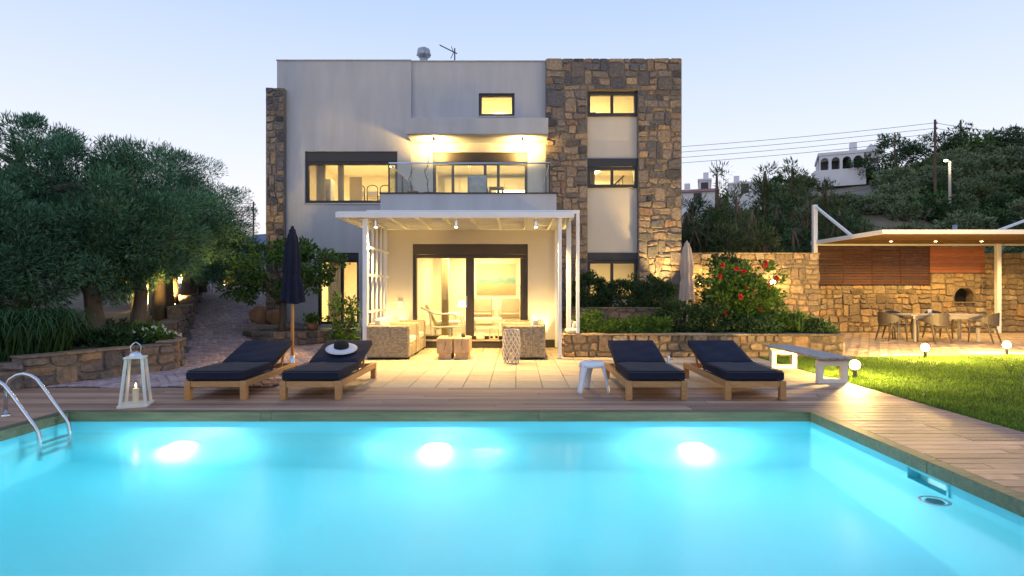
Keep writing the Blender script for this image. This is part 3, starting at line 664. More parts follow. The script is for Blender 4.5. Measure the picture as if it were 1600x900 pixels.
room_lamp(2.9, 20.6, 2.95, 56, 'round lit ceiling lamp in the ground floor tower room')
def can_light(x, y, z, power, label, group=None, h=.13, r=.04, m='steel', spot=110, aim=None, drop=.05, rad=.04):
    t = thing('spotlight', label, 'lamp', (x, y, z - h), world=True, group=group)
    MB().lathe([(r * .8, .004), (r, .0), (r, h), (r * .6, h + .001)], 14, (x, y, z - h)).build('housing', m, t, smooth=False)
    MB().lathe([(.005, -.008), (r * .75, -.006), (r * .75, .002)], 14, (x, y, z - h)).build('lens', 'bulb', t)
    light('lamp_glow', 'SPOT', (x, y, z - h - drop), power, t, WARM, rad, spot, aim or (x, y + .001, 0), .8)
for x, l in ((-2.55, 'small lit spotlight under the balcony canopy, on the side away from the tower'), (.17, 'small lit spotlight under the balcony canopy next to the stone tower')):
    can_light(x, 17.6, 6.11, 120, l, spot=172, aim=(x, 18.3, 6.5), drop=.22, rad=.08, m='dark_metal', h=.12)
def uplight(x, y, z, aim, power, label, spot=70, r=.06):
    t = thing('ground_uplight', label, 'lamp', (x, y, z), world=True)
    MB().lathe([(r, 0), (r, .03), (r * .8, .035)], 14, (x, y, z)).build('housing', 'dark_metal', t); MB().lathe([(r * .75, .036), (.005, .042)], 14, (x, y, z)).build('lens', 'bulb', t)
    light('lamp_glow', 'SPOT', (x, y, z + .07), power, t, WARM, .04, spot, aim, .7)
uplight(-3.05, 14.33, .005, (-3.05, 14.44, 3), 150, 'small floor uplight washing the lounge wall behind the wicker sofa', 60)
uplight(.62, 14.33, .005, (.62, 14.44, 3), 150, 'small floor uplight washing the lounge wall behind the wicker armchair', 60)
uplight(4.55, 17.55, .95, (4.5, 18.05, 5.5), 420, 'ground uplight grazing the stone tower', 65)
uplight(-7.5, 17.45, .55, (-7.55, 17.95, 5), 330, 'ground uplight grazing the narrow stone end wall', 55)
# --- television aerial on the roof
t = thing('roof_aerial', 'thin television aerial mast on the flat roof beside the chimney cowl', 'aerial', (-2.08, 19.2, 8.5), world=True)
MB().tube([(-2.08, 19.2, 8.5), (-2.08, 19.2, 9.5)], .022, 8).build('mast', 'dark_metal', t); MB().tube([(-2.2, 19.25, 8.72), (-2.3, 19.25, 8.5)], .02, 6).build('stay', 'dark_metal', t)
MB().tube([(-2.0, 19.2, 9.32), (-2.55, 19.0, 9.52)], .018, 6).build('boom', 'dark_metal', t)
for f in (.15, .35, .5, .65, .8, .95):
    c = Vector((-2.0, 19.2, 9.32)).lerp(Vector((-2.55, 19.0, 9.52)), f); d = Vector((.07, .24, .02)); MB().tube([c - d * .5, c + d * .5], .006, 5).build('element', 'dark_metal', t)
for s_ in (-1, 1): MB().tube([(-2.12, 19.2, 9.36), (-2.2, 19.2 + .1 * s_, 9.36 + s_ * .24)], .012, 5).build('reflector', 'dark_metal', t)
# ================================================================ INTERIOR
def simple(name, label, cat, mb, m, origin, group=None, **k): return tag(mb.build(name, m, None, origin, **k), label, cat, group)
def curtain(x0, x1, y, z0, z1, label, m='curtain'):
    b = MB(); N = 28; V = []
    for i in range(N + 1):
        x = x0 + (x1 - x0) * i / N; yy = y + .045 * math.sin(i * 1.45)
        V += [(x, yy, z0), (x, yy * .5 + y * .5, z1)]
    b.add(V, [(2 * i, 2 * i + 2, 2 * i + 3, 2 * i + 1) for i in range(N)])
    o = simple('curtain', label, 'curtain', b, m, (x0, y, z0), smooth=True); s = o.modifiers.new('thick', 'SOLIDIFY'); s.thickness = .006
curtain(-2.05, -1.85, 15.6, .22, 2.85, 'gathered cloth curtain inside the lounge sliding door')
curtain(-6.55, -6.25, 18.8, 3.35, 5.95, 'narrow curtain at the edge of the wide dining room window'); curtain(-5.85, -5.65, 18.8, 3.35, 5.95, 'narrow curtain between the bare wall and the dining table')
curtain(-6.2, -5.75, 18.9, .25, 2.7, 'pale curtain in the narrow ground floor window', 'cushion')
# picture, sofa, lounge chair, lamp table, palm in the lounge
t = thing('painting', 'wide seascape style painting on the back wall of the lounge', 'painting', (-.75, 22.0, 1.9), world=True)
B(-3.2, .8, 22.1, 22.25, .19, 2.94).build('wall', 'plaster_in', V_)
cm = mat('painted_canvas', (.3, .3, .2), .7); n = cm.node_tree; tc = n.nodes.new('ShaderNodeTexCoord'); sp = n.nodes.new('ShaderNodeSeparateXYZ'); nz = n.nodes.new('ShaderNodeTexNoise'); nz.inputs['Scale'].default_value = 5; nz.inputs['Detail'].default_value = 8
ad = n.nodes.new('ShaderNodeMath'); ad.operation = 'MULTIPLY_ADD'; ad.inputs[1].default_value = .35
n.links.new(tc.outputs['Generated'], sp.inputs[0]); n.links.new(tc.outputs['Object'], nz.inputs['Vector']); n.links.new(nz.outputs[0], ad.inputs[0]); n.links.new(sp.outputs['Z'], ad.inputs[2])
n.links.new(ramp(n, ad.outputs[0], [(.2, (.25, .19, .10)), (.5, (.36, .30, .16)), (.62, (.10, .26, .25)), (.72, (.22, .34, .30)), (1, (.42, .38, .24))]), n.nodes['Principled BSDF'].inputs['Base Color'])
B(-1.55, -.05, 22.06, 22.09, 1.25, 2.45).build('canvas', cm, t); B(-1.58, -.02, 22.075, 22.098, 1.22, 2.48).build('frame', 'white_wood', t)
def indoor_sofa(x, label):
    t = thing('lounge_armchair', label, 'armchair', (x, 20.6, .19), world=True, group='cushioned armchairs at the back of the lounge')
    B(x - .34, x + .34, 20.3, 20.95, .45, .62).build('seat_cushion', 'beige', t, bevel=.04); MB().obox((x, 21.0, .88), (.68, .14, .55), (-.18, 0, 0)).build('back_cushion', 'beige', t, bevel=.04)
    for s in (-1, 1):
        B(x + s * .40 - .03, x + s * .40 + .03, 20.25, 21.0, .72, .77).build('armrest', 'white_wood', t, bevel=.01)
        for y in (20.3, 20.93): B(x + s * .40 - .025, x + s * .40 + .025, y, y + .05, .19, .72).build('leg', 'white_wood', t)
    B(x - .37, x + .37, 20.28, 20.98, .38, .44).build('seat_frame', 'white_wood', t)
for x in (-1.25, -.25): indoor_sofa(x, 'cushioned armchair with white arms under the painting')
t = thing('deck_armchair', 'white slatted armchair with striped cushions just inside the sliding door', 'armchair', (-2.1, 15.9, .19), world=True)
MB().obox((-2.3, 15.9, .72), (.1, .6, .75), (0, -.45, 0)).build('back_cushion', 'curtain', t, bevel=.03); B(-2.2, -1.6, 15.6, 16.2, .50, .60).build('seat_cushion', 'cushion', t, bevel=.03)
for y in (15.55, 16.25):
    MB().tube([(-2.6, y, .98), (-2.2, y, .80), (-1.7, y, .80), (-1.5, y, .70), (-1.42, y, .2)], .028, 8).build('arm', 'white_wood', t, smooth=True); MB().tube([(-2.35, y, .82), (-2.3, y, .2)], .028, 8).build('leg', 'white_wood', t)
    MB().tube([(-2.32, y, .45), (-1.45, y, .45)], .022, 8).build('side_rail', 'white_wood', t)
t = thing('glass_side_table', 'thin legged side table with a small lit lamp in the lounge', 'table', (-1.75, 18.2, .19), world=True)
B(-2.0, -1.5, 17.95, 18.45, .70, .73).build('table_top', 'white_wood', t)
for x in (-1.97, -1.53):
    for y in (17.98, 18.42): MB().tube([(x, y, .19), (x, y, .70)], .015, 6).build('leg', 'white_wood', t)
t = thing('table_lamp', 'small table lamp with glowing shade on the lounge side table', 'lamp', (-1.75, 18.2, .73), world=True)
MB().lathe([(.07, 0), (.07, .02), (.02, .03), (.015, .2)], 14, (-1.75, 18.2, .731)).build('base', 'white_wood', t); MB().lathe([(.13, .18), (.09, .38)], 16, (-1.75, 18.2, .73)).build('lamp_shade', 'bulb_soft', t, smooth=True)
t = thing('coffee_table', 'low white slatted coffee table inside the lounge', 'table', (-.9, 17.4, .19), world=True)
B(-1.35, -.45, 17.1, 17.7, .55, .60).build('table_top', 'white_wood', t)
for x in (-1.3, -.5):
    for y in (17.15, 17.65): B(x - .03, x + .03, y - .03, y + .03, .19, .55).build('leg', 'white_wood', t)
strap_plant('palm_plant', 'indoor palm with drooping fronds behind the sliding door', 'plant', (.28, 17.2, .9), 60, .75, .5, .02, 'leaf_dark', 5, .04)
simple('plant_pot', 'tall pot holding the indoor palm', 'pot', MB().lathe([(.10, 0), (.16, .3), (.17, .7), (.14, .7), (.13, .66)], 16, (.28, 17.2, .19)), 'white_wood', (.28, 17.2, .19), smooth=True)
# dining room on the first floor: table and bowed chairs
t = thing('dining_table', 'long pale dining table behind the wide upper window', 'table', (-4.5, 20.2, 3.3), world=True)
B(-5.55, -4.1, 19.8, 20.6, 3.99, 4.04).build('table_top', 'cushion', t, bevel=.01)
for x in (-5.45, -4.2):
    for y in (19.9, 20.5): B(x - .03, x + .03, y - .03, y + .03, 3.3, 3.99).build('leg', 'white_wood', t)
def bow_chair(x, y, s, label):
    t = thing('dining_chair', label, 'chair', (x, y, 3.3), world=True, group='bow backed chairs round the upper dining table')
    B(x - .18, x + .18, y - .2, y + .2, 3.73, 3.77).build('seat', 'dark_wood', t, bevel=.01)
    yy = y + s * .2; MB().tube([(x - .17, yy, 3.76), (x - .18, yy, 4.12)] + [(x + .18 * -math.cos(a), yy, 4.18 + .13 * math.sin(a)) for a in [i * math.pi / 8 for i in range(9)]] + [(x + .18, yy, 4.12), (x + .17, yy, 3.76)], .017, 7).build('back_hoop', 'dark_wood', t, smooth=True)
    B(x - .16, x + .16, yy - .01, yy + .01, 3.95, 4.10).build('back_panel', 'cushion', t)
    for a in (-.15, .15):
        for c in (-.17, .17): MB().tube([(x + a, y + c, 3.3), (x + a, y + c, 3.73)], .018, 6).build('leg', 'dark_wood', t)
for x in (-5.3, -4.86, -4.42): bow_chair(x, 19.55, -1, 'dark bow backed chair on the window side of the upper dining table'); bow_chair(x, 20.85, 1, 'dark bow backed chair on the far side of the upper dining table')
simple('side_cabinet', 'low dark cabinet in the corner of the wide upper window', 'cabinet', B(-6.6, -6.15, 19.0, 19.4, 3.301, 4.45), 'galv', (-6.4, 19.2, 3.3), bevel=.01)
simple('textile_screen', 'patterned textile screen beside the upper dining table', 'screen', B(-5.62, -5.2, 19.32, 19.36, 3.301, 4.58), 'curtain', (-5.4, 19.3, 3.3), bevel=.005)
# kitchen behind the balcony
t = thing('kitchen_units', 'row of pale kitchen cabinets in the room behind the balcony', 'cabinets', (-.8, 23.2, 3.3), world=True)
for i in range(6): B(-2.9 + i * .6, -2.31 + i * .6, 22.95, YB - .01, 3.96, 4.75).build('cabinet', 'cushion' if i % 3 else 'teak', t, bevel=.006); B(-2.9 + i * .6, -2.31 + i * .6, 23.2, YB - .01, 5.2, 5.95).build('wall_cabinet', 'cushion', t, bevel=.006)
B(-2.92, .71, 22.9, YB - .01, 4.751, 4.79).build('worktop', 'greywood', t)
simple('pendant_bar', 'long pendant lamp bar over the kitchen counter', 'lamp', B(-.75, .45, 20.95, 21.05, 5.0, 5.07), 'bulb_soft', (-.15, 21, 5.0))
simple('white_cupboard', 'white cupboard in the top tower room', 'cupboard', B(2.15, 2.75, 20.0, 20.4, 6.46, 7.62), 'white_wood', (2.45, 20.2, 6.46), bevel=.01)
t = thing('stair_railing', 'slanting stair railing seen in the middle tower window', 'railing', (3.4, 20.2, 3.96), world=True)
MB().beam((3.0, 20.2, 4.75), (3.75, 20.2, 5.45), .04, .05).build('handrail', 'dark_wood', t)
for k in range(6): MB().tube([(3.05 + k * .13, 20.2, 3.96), (3.05 + k * .13, 20.2, 4.78 + k * .12)], .012, 6).build('baluster', 'dark_wood', t)
simple('wall_shelf', 'low shelf unit behind the small top window', 'shelf', MB().box(-1.05, -.6, 19.6, 19.9, 6.46, 7.22), 'curtain', (-.8, 19.7, 6.46), bevel=.01)
curtain(2.3, 2.55, 18.9, 4.0, 5.9, 'narrow curtain in the middle tower window')
# things on the balcony
for o in list(bpy.data.objects):
    if o.parent is None and o.name.split('.')[0] in ('dining_table', 'dining_chair', 'side_cabinet', 'textile_screen'): o.location.z += .655
t = thing('balcony_chair', 'grey upholstered armchair on the balcony behind the glass railing', 'armchair', (-1.05, 15.5, 3.75), world=True)
MB().obox((-1.05, 15.22, 4.19), (.52, .09, .56), (.10, 0, 0)).build('backrest', 'galv', t, bevel=.04); B(-1.32, -.78, 15.25, 15.8, 4.08, 4.18).build('seat', 'galv', t, bevel=.03)
for x in (-1.29, -.81):
    for y in (15.3, 15.76): B(x - .025, x + .025, y - .025, y + .025, 3.75, 4.08).build('leg', 'dark_metal', t)
t = thing('balcony_table', 'small slatted table on the balcony beside the grey armchair', 'table', (-.55, 15.6, 3.75), world=True)
B(-.76, -.36, 15.4, 15.8, 4.18, 4.21).build('table_top', 'teak', t)
for x in (-.73, -.39):
    for y in (15.43, 15.77): B(x - .025, x + .025, y - .025, y + .025, 3.75, 4.18).build('leg', 'teak', t)
def twig(x, y, h, label, seed):
    r_ = random.Random(seed); t = thing('potted_cactus', label, 'plant', (x, y, 3.75), world=True)
    MB().lathe([(.11, 0), (.15, .3), (.12, .3), (.11, .26)], 12, (x, y, 3.75)).build('pot', 'terracotta', t)
    p = Vector((x, y, 4.0)); pts = [p]
    while p.z < 3.75 + h: p = p + Vector((r_.uniform(-.06, .06), r_.uniform(-.05, .05), .12)); pts.append(p)
    MB().tube(pts, [.013 - .006 * i / len(pts) for i in range(len(pts))], 7).build('stem', 'leaf_dark', t)
    for q in pts[2:]:
        for k in range(2):
            d = Vector((r_.uniform(-1, 1), r_.uniform(-1, 1), r_.uniform(.3, 1))).normalized() * r_.uniform(.08, .2); MB().tube([q, q + d], [.006, .002], 5).build('twig', 'leaf_dark', t)
twig(-2.35, 15.4, 1.4, 'tall twiggy cactus in a pot on the balcony', 3); twig(-2.75, 15.2, .75, 'short twiggy plant in a pot at the corner of the balcony', 4)
# ================================================================ PERGOLA
pg = thing('pergola', 'white steel pergola with slatted side screen over the lounge terrace', 'pergola', (-1.2, 12.1, 0), world=True)
PZ0, PZ1 = 2.96, 3.08
B(-3.79, 1.19, 12.0, 12.1, PZ0, PZ1).build('front_beam', 'white_metal', pg, bevel=.006, seg=1)
B(-3.79, -3.71, 12.101, 14.49, PZ0, PZ1).build('side_beam', 'white_metal', pg); B(1.11, 1.19, 12.101, 14.49, PZ0, PZ1).build('side_beam', 'white_metal', pg)
B(-3.71, 1.11, 14.41, 14.49, PZ0, PZ1).build('wall_beam', 'white_metal', pg)
for y in (12.75, 13.35, 13.9): B(-3.71, 1.11, y, y + .05, PZ0 + .045, PZ1 - .004).build('purlin', 'white_metal', pg)
for i in range(8):
    x = -3.35 + i * .585; B(x, x + .05, 12.101, 14.40, PZ0 + .005, PZ0 + .043).build('rafter', 'white_metal', pg)
B(-3.75, 1.15, 12.05, 14.47, PZ1 + .004, PZ1 + .02).build('roof_panel', mat('opal_roof_sheet', (.62, .62, .58), .5, var=.05), pg)
B(-3.25, 1.35, 12.40, 12.48, 3.10, 3.17).build('upper_beam', 'white_metal', pg)
for x, y, z0, z1, wd in ((-3.2, 12.15, 0, PZ0, .10), (.90, 12.12, 0, PZ0, .07), (.98, 14.38, 0, PZ0, .07), (1.13, 12.62, .5, 3.1, .10), (1.31, 12.44, .5, 3.1, .07), (-3.28, 14.40, 0, PZ0, .06)):
    p = B(x - wd / 2, x + wd / 2, y - wd / 2, y + wd / 2, z0 + .012, z1).build('post', 'white_metal', pg, bevel=.006, seg=1); B(x - wd * .8, x + wd * .8, y - wd * .8, y + wd * .8, z0 + .001, z0 + .012).build('base_plate', 'steel', p)
for y in (12.55, 12.95, 13.35, 13.75, 14.1): B(-3.275, -3.235, y, y + .035, .05, PZ0).build('trellis_upright', 'white_metal', pg)
for z in (.08, .95, 1.75, 2.35): B(-3.232, -3.20, 12.2, 14.37, z, z + .05).build('trellis_bar', 'white_metal', pg)
for i, (x, l) in enumerate(((-3.02, 'steel spotlight under the pergola beside the slatted screen'), (-1.30, 'steel spotlight under the pergola above the log coffee table'), (.40, 'steel spotlight under the pergola above the lattice lantern'))):
    can_light(x, 12.3, PZ0, 290, l, h=.17, r=.042, spot=128)
# ================================================================ STONE WALLS
def stone_wall(name, label, x0, y0, x1, y1, z0, z1, th, rowh, wr, seed, m='stone_y', mort='mortar_l', ends=(True, True), top=True, depth=.045, back=False):
    a = Vector((x0, y0, 0)); b_ = Vector((x1, y1, 0)); U = (b_ - a).normalized(); N = U.cross(Vector((0, 0, 1))); L = (b_ - a).length
    t = thing(name, label, 'wall', ((x0 + x1) / 2, (y0 + y1) / 2, z0), world=True)
    c = [a, b_, b_ - N * th, a - N * th]; MB().prism([(p.x, p.y, z0 - .1) for p in c], (0, 0, z1 - z0 + .1 - .02)).build('core', mort, t)
    rubble(t, a + Vector((0, 0, z0)), U, (0, 0, 1), N, L, z1 - z0, rowh, wr, seed, m, depth)
    if ends[0]: rubble(t, a - N * th + Vector((0, 0, z0)), N, (0, 0, 1), -U, th, z1 - z0, rowh, wr, seed + 1, m, depth)
    if ends[1]: rubble(t, b_ + Vector((0, 0, z0)), -N, (0, 0, 1), U, th, z1 - z0, rowh, wr, seed + 2, m, depth)
    if top:
        r_ = random.Random(seed + 9); u = -.03
        while u < L + .02:
            w_ = min(r_.uniform(.35, .7), L + .03 - u)
            if w_ > .06:
                p = a + U * (u + w_ / 2) - N * (th / 2 - .02); MB().obox((p.x, p.y, z1 - .004 + r_.uniform(0, .006)), (w_ - .012, th + .06, .035), (0, 0, math.atan2(U.y, U.x))).build('cap_stone', m, t, bevel=.008, seg=1)
            u += w_
    return t
stone_wall('planter_wall', 'low ochre rubble wall of the flower bed behind the loungers', 1.02, 12.44, 7.05, 12.44, 0, .485, .32, .15, (.14, .40), 21)
stone_wall('retaining_wall', 'short grey rubble wall below the clipped hedges', 1.45, 15.3, 4.15, 15.3, .3, .97, .3, .14, (.15, .36), 22, 'stone_d', ends=(False, True))
stone_wall('garden_wall', 'tall rubble garden wall carrying the lit wall lamps', 5.2, 17.2, 9.0, 17.2, 0, 2.54, .35, .17, (.17, .45), 23)
for q, (a, c, e) in enumerate((((-8.15, 6.6), (-7.3, 8.5), .40), ((-7.3, 8.5), (-6.3, 10.6), .46), ((-6.3, 10.6), (-6.55, 11.3), .50), ((-6.55, 11.3), (-7.5, 11.9), .50))):
    stone_wall('bank_wall', ('low dark rubble wall edging the bed of strap leaved grass by the pool ladder', 'low rubble wall behind the white lantern', 'short end of the rubble wall facing the cobbles', 'rubble wall end turning back behind the yellow flowers')[q], a[0], a[1], c[0], c[1], -.02, e, .3, .17, (.2, .42), 30 + q * 3, 'stone_d', 'mortar', (False, False), top=q > 0)
pts = [(-7.65, 12.75), (-8.6, 14.8), (-9.7, 17.2), (-10.9, 19.5), (-12.2, 22.2), (-13.4, 24.6)]
for q, (a, c) in enumerate(zip(pts, pts[1:])):
    zz = zd(*c); stone_wall('driveway_wall', ('stepped rubble wall beside the driveway, lowest section', 'second section up of the stepped driveway wall', 'middle section of the stepped driveway wall', 'fourth section up of the stepped driveway wall', 'topmost section of the stepped driveway wall')[q], a[0], a[1], c[0], c[1], zd(*a) - .05, zz + .42, .35, .19, (.2, .42), 50 + q * 3, 'stone_d', 'mortar', (True, False), top=True)
# ring planter of the lemon tree: facets
LX, LY = -6.35, 15.9
t = thing('tree_planter', 'low round rubble planter holding the lemon tree', 'planter', (LX, LY, 0), world=True)
for i in range(12):
    a0, a1 = i * math.pi / 6, (i + 1) * math.pi / 6; r0 = 1.15
    A = Vector((LX + r0 * math.cos(a1), LY + r0 * math.sin(a1) * .8, 0)); Bq = Vector((LX + r0 * math.cos(a0), LY + r0 * math.sin(a0) * .8, 0)); U = (A - Bq).normalized(); N = U.cross(Vector((0, 0, 1)))
    k = .78; MB().prism([(A.x, A.y, -.1), (Bq.x, Bq.y, -.1), (LX + (Bq.x - LX) * k, LY + (Bq.y - LY) * k, -.1), (LX + (A.x - LX) * k, LY + (A.y - LY) * k, -.1)], (0, 0, .45)).build('core', 'mortar', t)
    if math.sin((a0 + a1) / 2) < .5: rubble(t, Bq, U, (0, 0, 1), N, (A - Bq).length, .36, .17, (.2, .4), 70 + i, 'stone_d', .04)
MB().lathe([(.0, .28), (.95, .27)], 20, (LX, LY, 0)).build('soil', 'earth', t)
for c, s_, l in (((-7.5, 15.6, .03), (1.1, .7, .1), 'thin grey stepping slab beside the round tree planter'), ((-7.35, 17.0, .36), (1.1, .7, .12), 'thin grey stepping slab below the orange boulders'), ((-5.6, 17.5, .15), (1.9, 1.1, .24), 'wide step slab below the narrow ground floor window')):
    simple('step_slab', l, 'step', MB().obox(c, s_, (0, 0, .1)), 'greywood', c, bevel=.012)
def boulder(loc, s, seed, label, m='stone_d'):
    bm = bmesh.new(); bmesh.ops.create_icosphere(bm, subdivisions=3, radius=1); r_ = random.Random(seed); k = [Vector((r_.gauss(0, 1), r_.gauss(0, 1), r_.gauss(0, 1))).normalized() for _ in range(10)]; dd = [r_.uniform(.5, .8) for _ in k]
    for v in bm.verts:
        for n_, d in zip(k, dd):
            e = v.co.dot(n_)
            if e > d: v.co -= n_ * (e - d) * .9
        v.co = Vector((v.co.x * s[0], v.co.y * s[1], max(v.co.z, -.6) * s[2]))
    me = bpy.data.meshes.new('boulder'); bm.to_mesh(me); bm.free(); me.materials.append(M[m]); tag(link(me, 'boulder', None, Vector(loc)), label, 'boulder')
M['boulder'] = mat('orange_rock', (.34, .19, .10), .9, var=.35, scale=3, bump=1, bscale=6)
boulder((-7.75, 17.3, .62), (.32, .3, .38), 2, 'orange boulder on the driveway side of the lemon tree', 'boulder'); boulder((-7.25, 17.35, .60), (.34, .3, .36), 3, 'orange boulder next to the lit stone end wall', 'boulder')
boulder((-3.95, 12.4, .14), (.3, .24, .24), 6, 'pale rough boulder behind the lounger that holds the hat', 'stone_y')
# gate pillar at the head of the driveway
t = stone_wall('gate_pillar', 'pale lit stone pillar at the top of the driveway', -13.1, 25.2, -12.2, 25.2, 1.5, 2.5, .4, .2, (.2, .4), 90)
uplight(-12.6, 24.8, 1.62, (-12.6, 25.2, 2.3), 120, 'ground lamp lighting the pillar at the top of the driveway', 110)
# ================================================================ PAVILION
pvn = thing('dining_pavilion', 'open dining pavilion with flat roof, timber slat screens and stone oven wall', 'pavilion', (13.5, 18, 0), world=True)
core = MB().box(10.17, 14.16, 19.72, 20.05, -.05, 1.58).box(14.161, 14.97, 19.72, 20.05, -.05, 2.0).box(15.62, 16.06, 19.72, 20.05, -.05, 2.0).box(14.971, 15.619, 19.72, 20.05, -.05, 1.02).box(14.971, 15.619, 19.72, 20.05, 1.5, 2.0).box(16.061, 20, 19.85, 20.1, -.05, 2.7).build('stone_wall', 'mortar_l', pvn)
def rb(x0, x1, z0, z1, sd, y=19.72, wr=(.17, .46), rh=.165): rubble(core, (x0, y, z0), (1, 0, 0), (0, 0, 1), (0, -1, 0), x1 - x0, z1 - z0, rh, wr, sd, 'stone_y', .045)
rb(10.17, 14.16, 0, 1.6, 101); rb(14.16, 16.06, 0, 1.03, 102); rb(14.16, 14.95, 1.03, 2.02, 103); rb(15.64, 16.06, 1.03, 2.02, 104, wr=(.2, .25)); rb(14.95, 15.64, 1.55, 2.02, 105); rb(16.06, 20, 0, 2.72, 106, 19.85)
nb = MB().box(14.95, 15.64, 20.05, 20.5, 1.0, 1.55); nb.build('oven_cavity', 'black', pvn)
arc = [(15.295 + .33 * math.cos(a), 1.22 + .31 * math.sin(a)) for a in [i * math.pi / 10 for i in range(11)]]
for s_ in (0, 1):
    pts_ = [(x, z) for x, z in (arc[:6] if s_ == 0 else arc[5:])]; cn_ = (15.66, 1.57) if s_ == 0 else (14.93, 1.57); tp = (15.295, 1.57); bt = (cn_[0], 1.22)
    poly = ([bt] + pts_ + [tp, cn_]) if s_ == 0 else ([tp] + pts_ + [bt, cn_])
    MB().prism([(x, 19.70, z) for x, z in poly], (0, .3, 0)).build('oven_arch', 'stone_y', pvn)
B(14.93, 15.66, 19.62, 20.0, 1.0, 1.035).build('oven_shelf', 'stone_y', pvn, bevel=.008)
MB().tube([(15.35, 20.2, 1.9), (15.35, 20.2, 3.72)], .07, 12).build('flue_pipe', 'galv', pvn, smooth=True)
for k in range(4):
    x0 = 10.2 + k * .99; f = MB().box(x0, x0 + .04, 19.80, 19.86, 1.62, 2.94).box(x0 + .94, x0 + .98, 19.80, 19.86, 1.62, 2.94).build('screen_frame', 'slat', pvn)
    for i in range(14): MB().obox((x0 + .49, 19.775, 1.67 + i * .0935), (.975, .02, .080 if not (k in (0, 1) and 4 <= i <= 8 and i % 2 == 0) else .07), (rnd.uniform(-.06, .06), 0, 0)).build('screen_slat', 'slat', f)
f = MB().box(14.17, 14.22, 19.80, 19.86, 2.03, 2.94).box(15.99, 16.04, 19.80, 19.86, 2.03, 2.94).build('screen_frame', 'slat', pvn)
for i in range(8): MB().obox((15.105, 19.775, 2.085 + i * .113), (1.87, .022, .106), (rnd.uniform(-.04, .04), 0, 0)).build('screen_slat', 'slat_o', f)
for x, y, z1 in ((10.1, 19.55, 4.33), (16.15, 19.35, 3.0), (18.6, 19.6, 4.33)): B(x - .07, x + .07, y - .07, y + .07, -.03, z1).build('post', 'white_metal', pvn, bevel=.008, seg=1)
MB().beam((10.1, 19.5, 4.27), (10.22, 17.6, 3.1), .07, .07).build('stay', 'white_metal', pvn); MB().beam((18.6, 19.6, 4.3), (13.4, 16.06, 3.1), .06, .06).build('stay', 'white_metal', pvn)
B(10.2, 20, 15.95, 16.03, 3.0, 3.12).build('front_edge', 'white_metal', pvn); B(10.12, 10.2, 15.95, 19.85, 3.0, 3.12).build('side_edge', 'white_metal', pvn); B(10.2, 20, 19.77, 19.85, 2.96, 3.12).build('rear_edge', 'white_metal', pvn)
B(10.201, 20, 16.031, 19.769, 3.06, 3.10).build('roof_sheet', 'galv', pvn)
for i in range(24): B(10.21, 19.9, 16.05 + i * .155, 16.05 + i * .155 + .14, 3.025 + rnd.uniform(-.006, .006), 3.05).build('ceiling_board', M['reed'] if 'reed' in M else M.setdefault('reed', woodmat('reed_ceiling', (.11, .055, .02), (.24, .14, .05), .7, 2.5, (1, 12, 12), .3, .25)), pvn)
for i, x in enumerate((11.75, 13.15, 14.6, 16.6)):
    can_light(x, 18.1, 3.02, 105, ('lit ceiling spotlight over the dark slat screens of the pavilion', 'lit ceiling spotlight above the dining table', 'lit ceiling spotlight in front of the pavilion oven', 'lit ceiling spotlight beyond the pavilion post')[i], h=.05, r=.05, spot=150)
# dining set
t = thing('outdoor_table', 'long wooden dining table under the pavilion roof', 'table', (12.0, 16.45, 0), world=True)
for i in range(6): B(10.95, 13.05, 16.0 + i * .151, 16.0 + i * .151 + .145, .72, .755).build('table_board', 'greywood', t, bevel=.004, seg=1)
MB().box(11.05, 12.95, 16.06, 16.09, .63, .719).box(11.05, 12.95, 16.81, 16.84, .63, .719).build('apron', 'greywood', t)
for x in (11.1, 12.86):
    for y in (16.08, 16.76): B(x, x + .07, y, y + .07, -.004, .719).build('leg', 'greywood', t, bevel=.005, seg=1)
def tub_chair():
    t = thing('tub_chair', '', 'chair', group='tub chairs round the outdoor dining table')
    B(-.24, .24, -.22, .24, .41, .45).build('seat', 'galvwood', t, bevel=.015)
    b = MB(); N = 18; V = []
    for i in range(N + 1):
        a = R(-15) + R(210) * i / N; x, y = .30 * math.cos(a), -.02 - .27 * math.sin(a) ; f = math.sin(math.pi * i / N) ** 1.2
        if i == 0 or i == N: y += .10
        z0, z1 = .60 - .13 * f, .64 + .19 * f
        V += [(x, y, z0), (x * 1.07, y * 1.07, z1), (x * 1.16, y * 1.14, z1 + .004), (x * 1.12, y * 1.1, z0)]
    b.add(V, [(i * 4 + k, i * 4 + 4 + k, i * 4 + 4 + (k + 1) % 4, i * 4 + (k + 1) % 4) for i in range(N) for k in range(4)] + [(0, 1, 2, 3), (N * 4 + 3, N * 4 + 2, N * 4 + 1, N * 4)])
    b.build('back_shell', 'galvwood', t, smooth=False)
    for sx in (-1, 1):
        MB().tube([(sx * .29, .24, .62), (sx * .27, .23, .42), (sx * .26, .27, 0)], [.028, .03, .017], 8).build('leg', 'galvwood', t, smooth=True); MB().tube([(sx * .25, -.15, .58), (sx * .22, -.18, .42), (sx * .25, -.30, 0)], [.028, .03, .017], 8).build('leg', 'galvwood', t, smooth=True)
    return t
M['galvwood'] = mat('taupe_resin', (.07, .055, .04), .55, var=.15, scale=10)
tc_ = tub_chair()
for i, (x, y, rz, l) in enumerate(((10.72, 16.5, -1.45, 'brown tub chair at the head of the outdoor table, by the slat screen end'), (11.45, 15.82, .15, 'brown tub chair on the lawn side of the outdoor table, next to the head chair'), (12.85, 15.85, .55, 'brown tub chair turned aslant at the lawn side corner of the outdoor table'), (11.35, 17.2, 3.2, 'brown tub chair on the wall side of the outdoor table, behind the salt jar'), (12.55, 17.2, 3.05, 'brown tub chair on the oven side of the outdoor table'))): place(tc_, i, (x, y, -.004), rz, l)
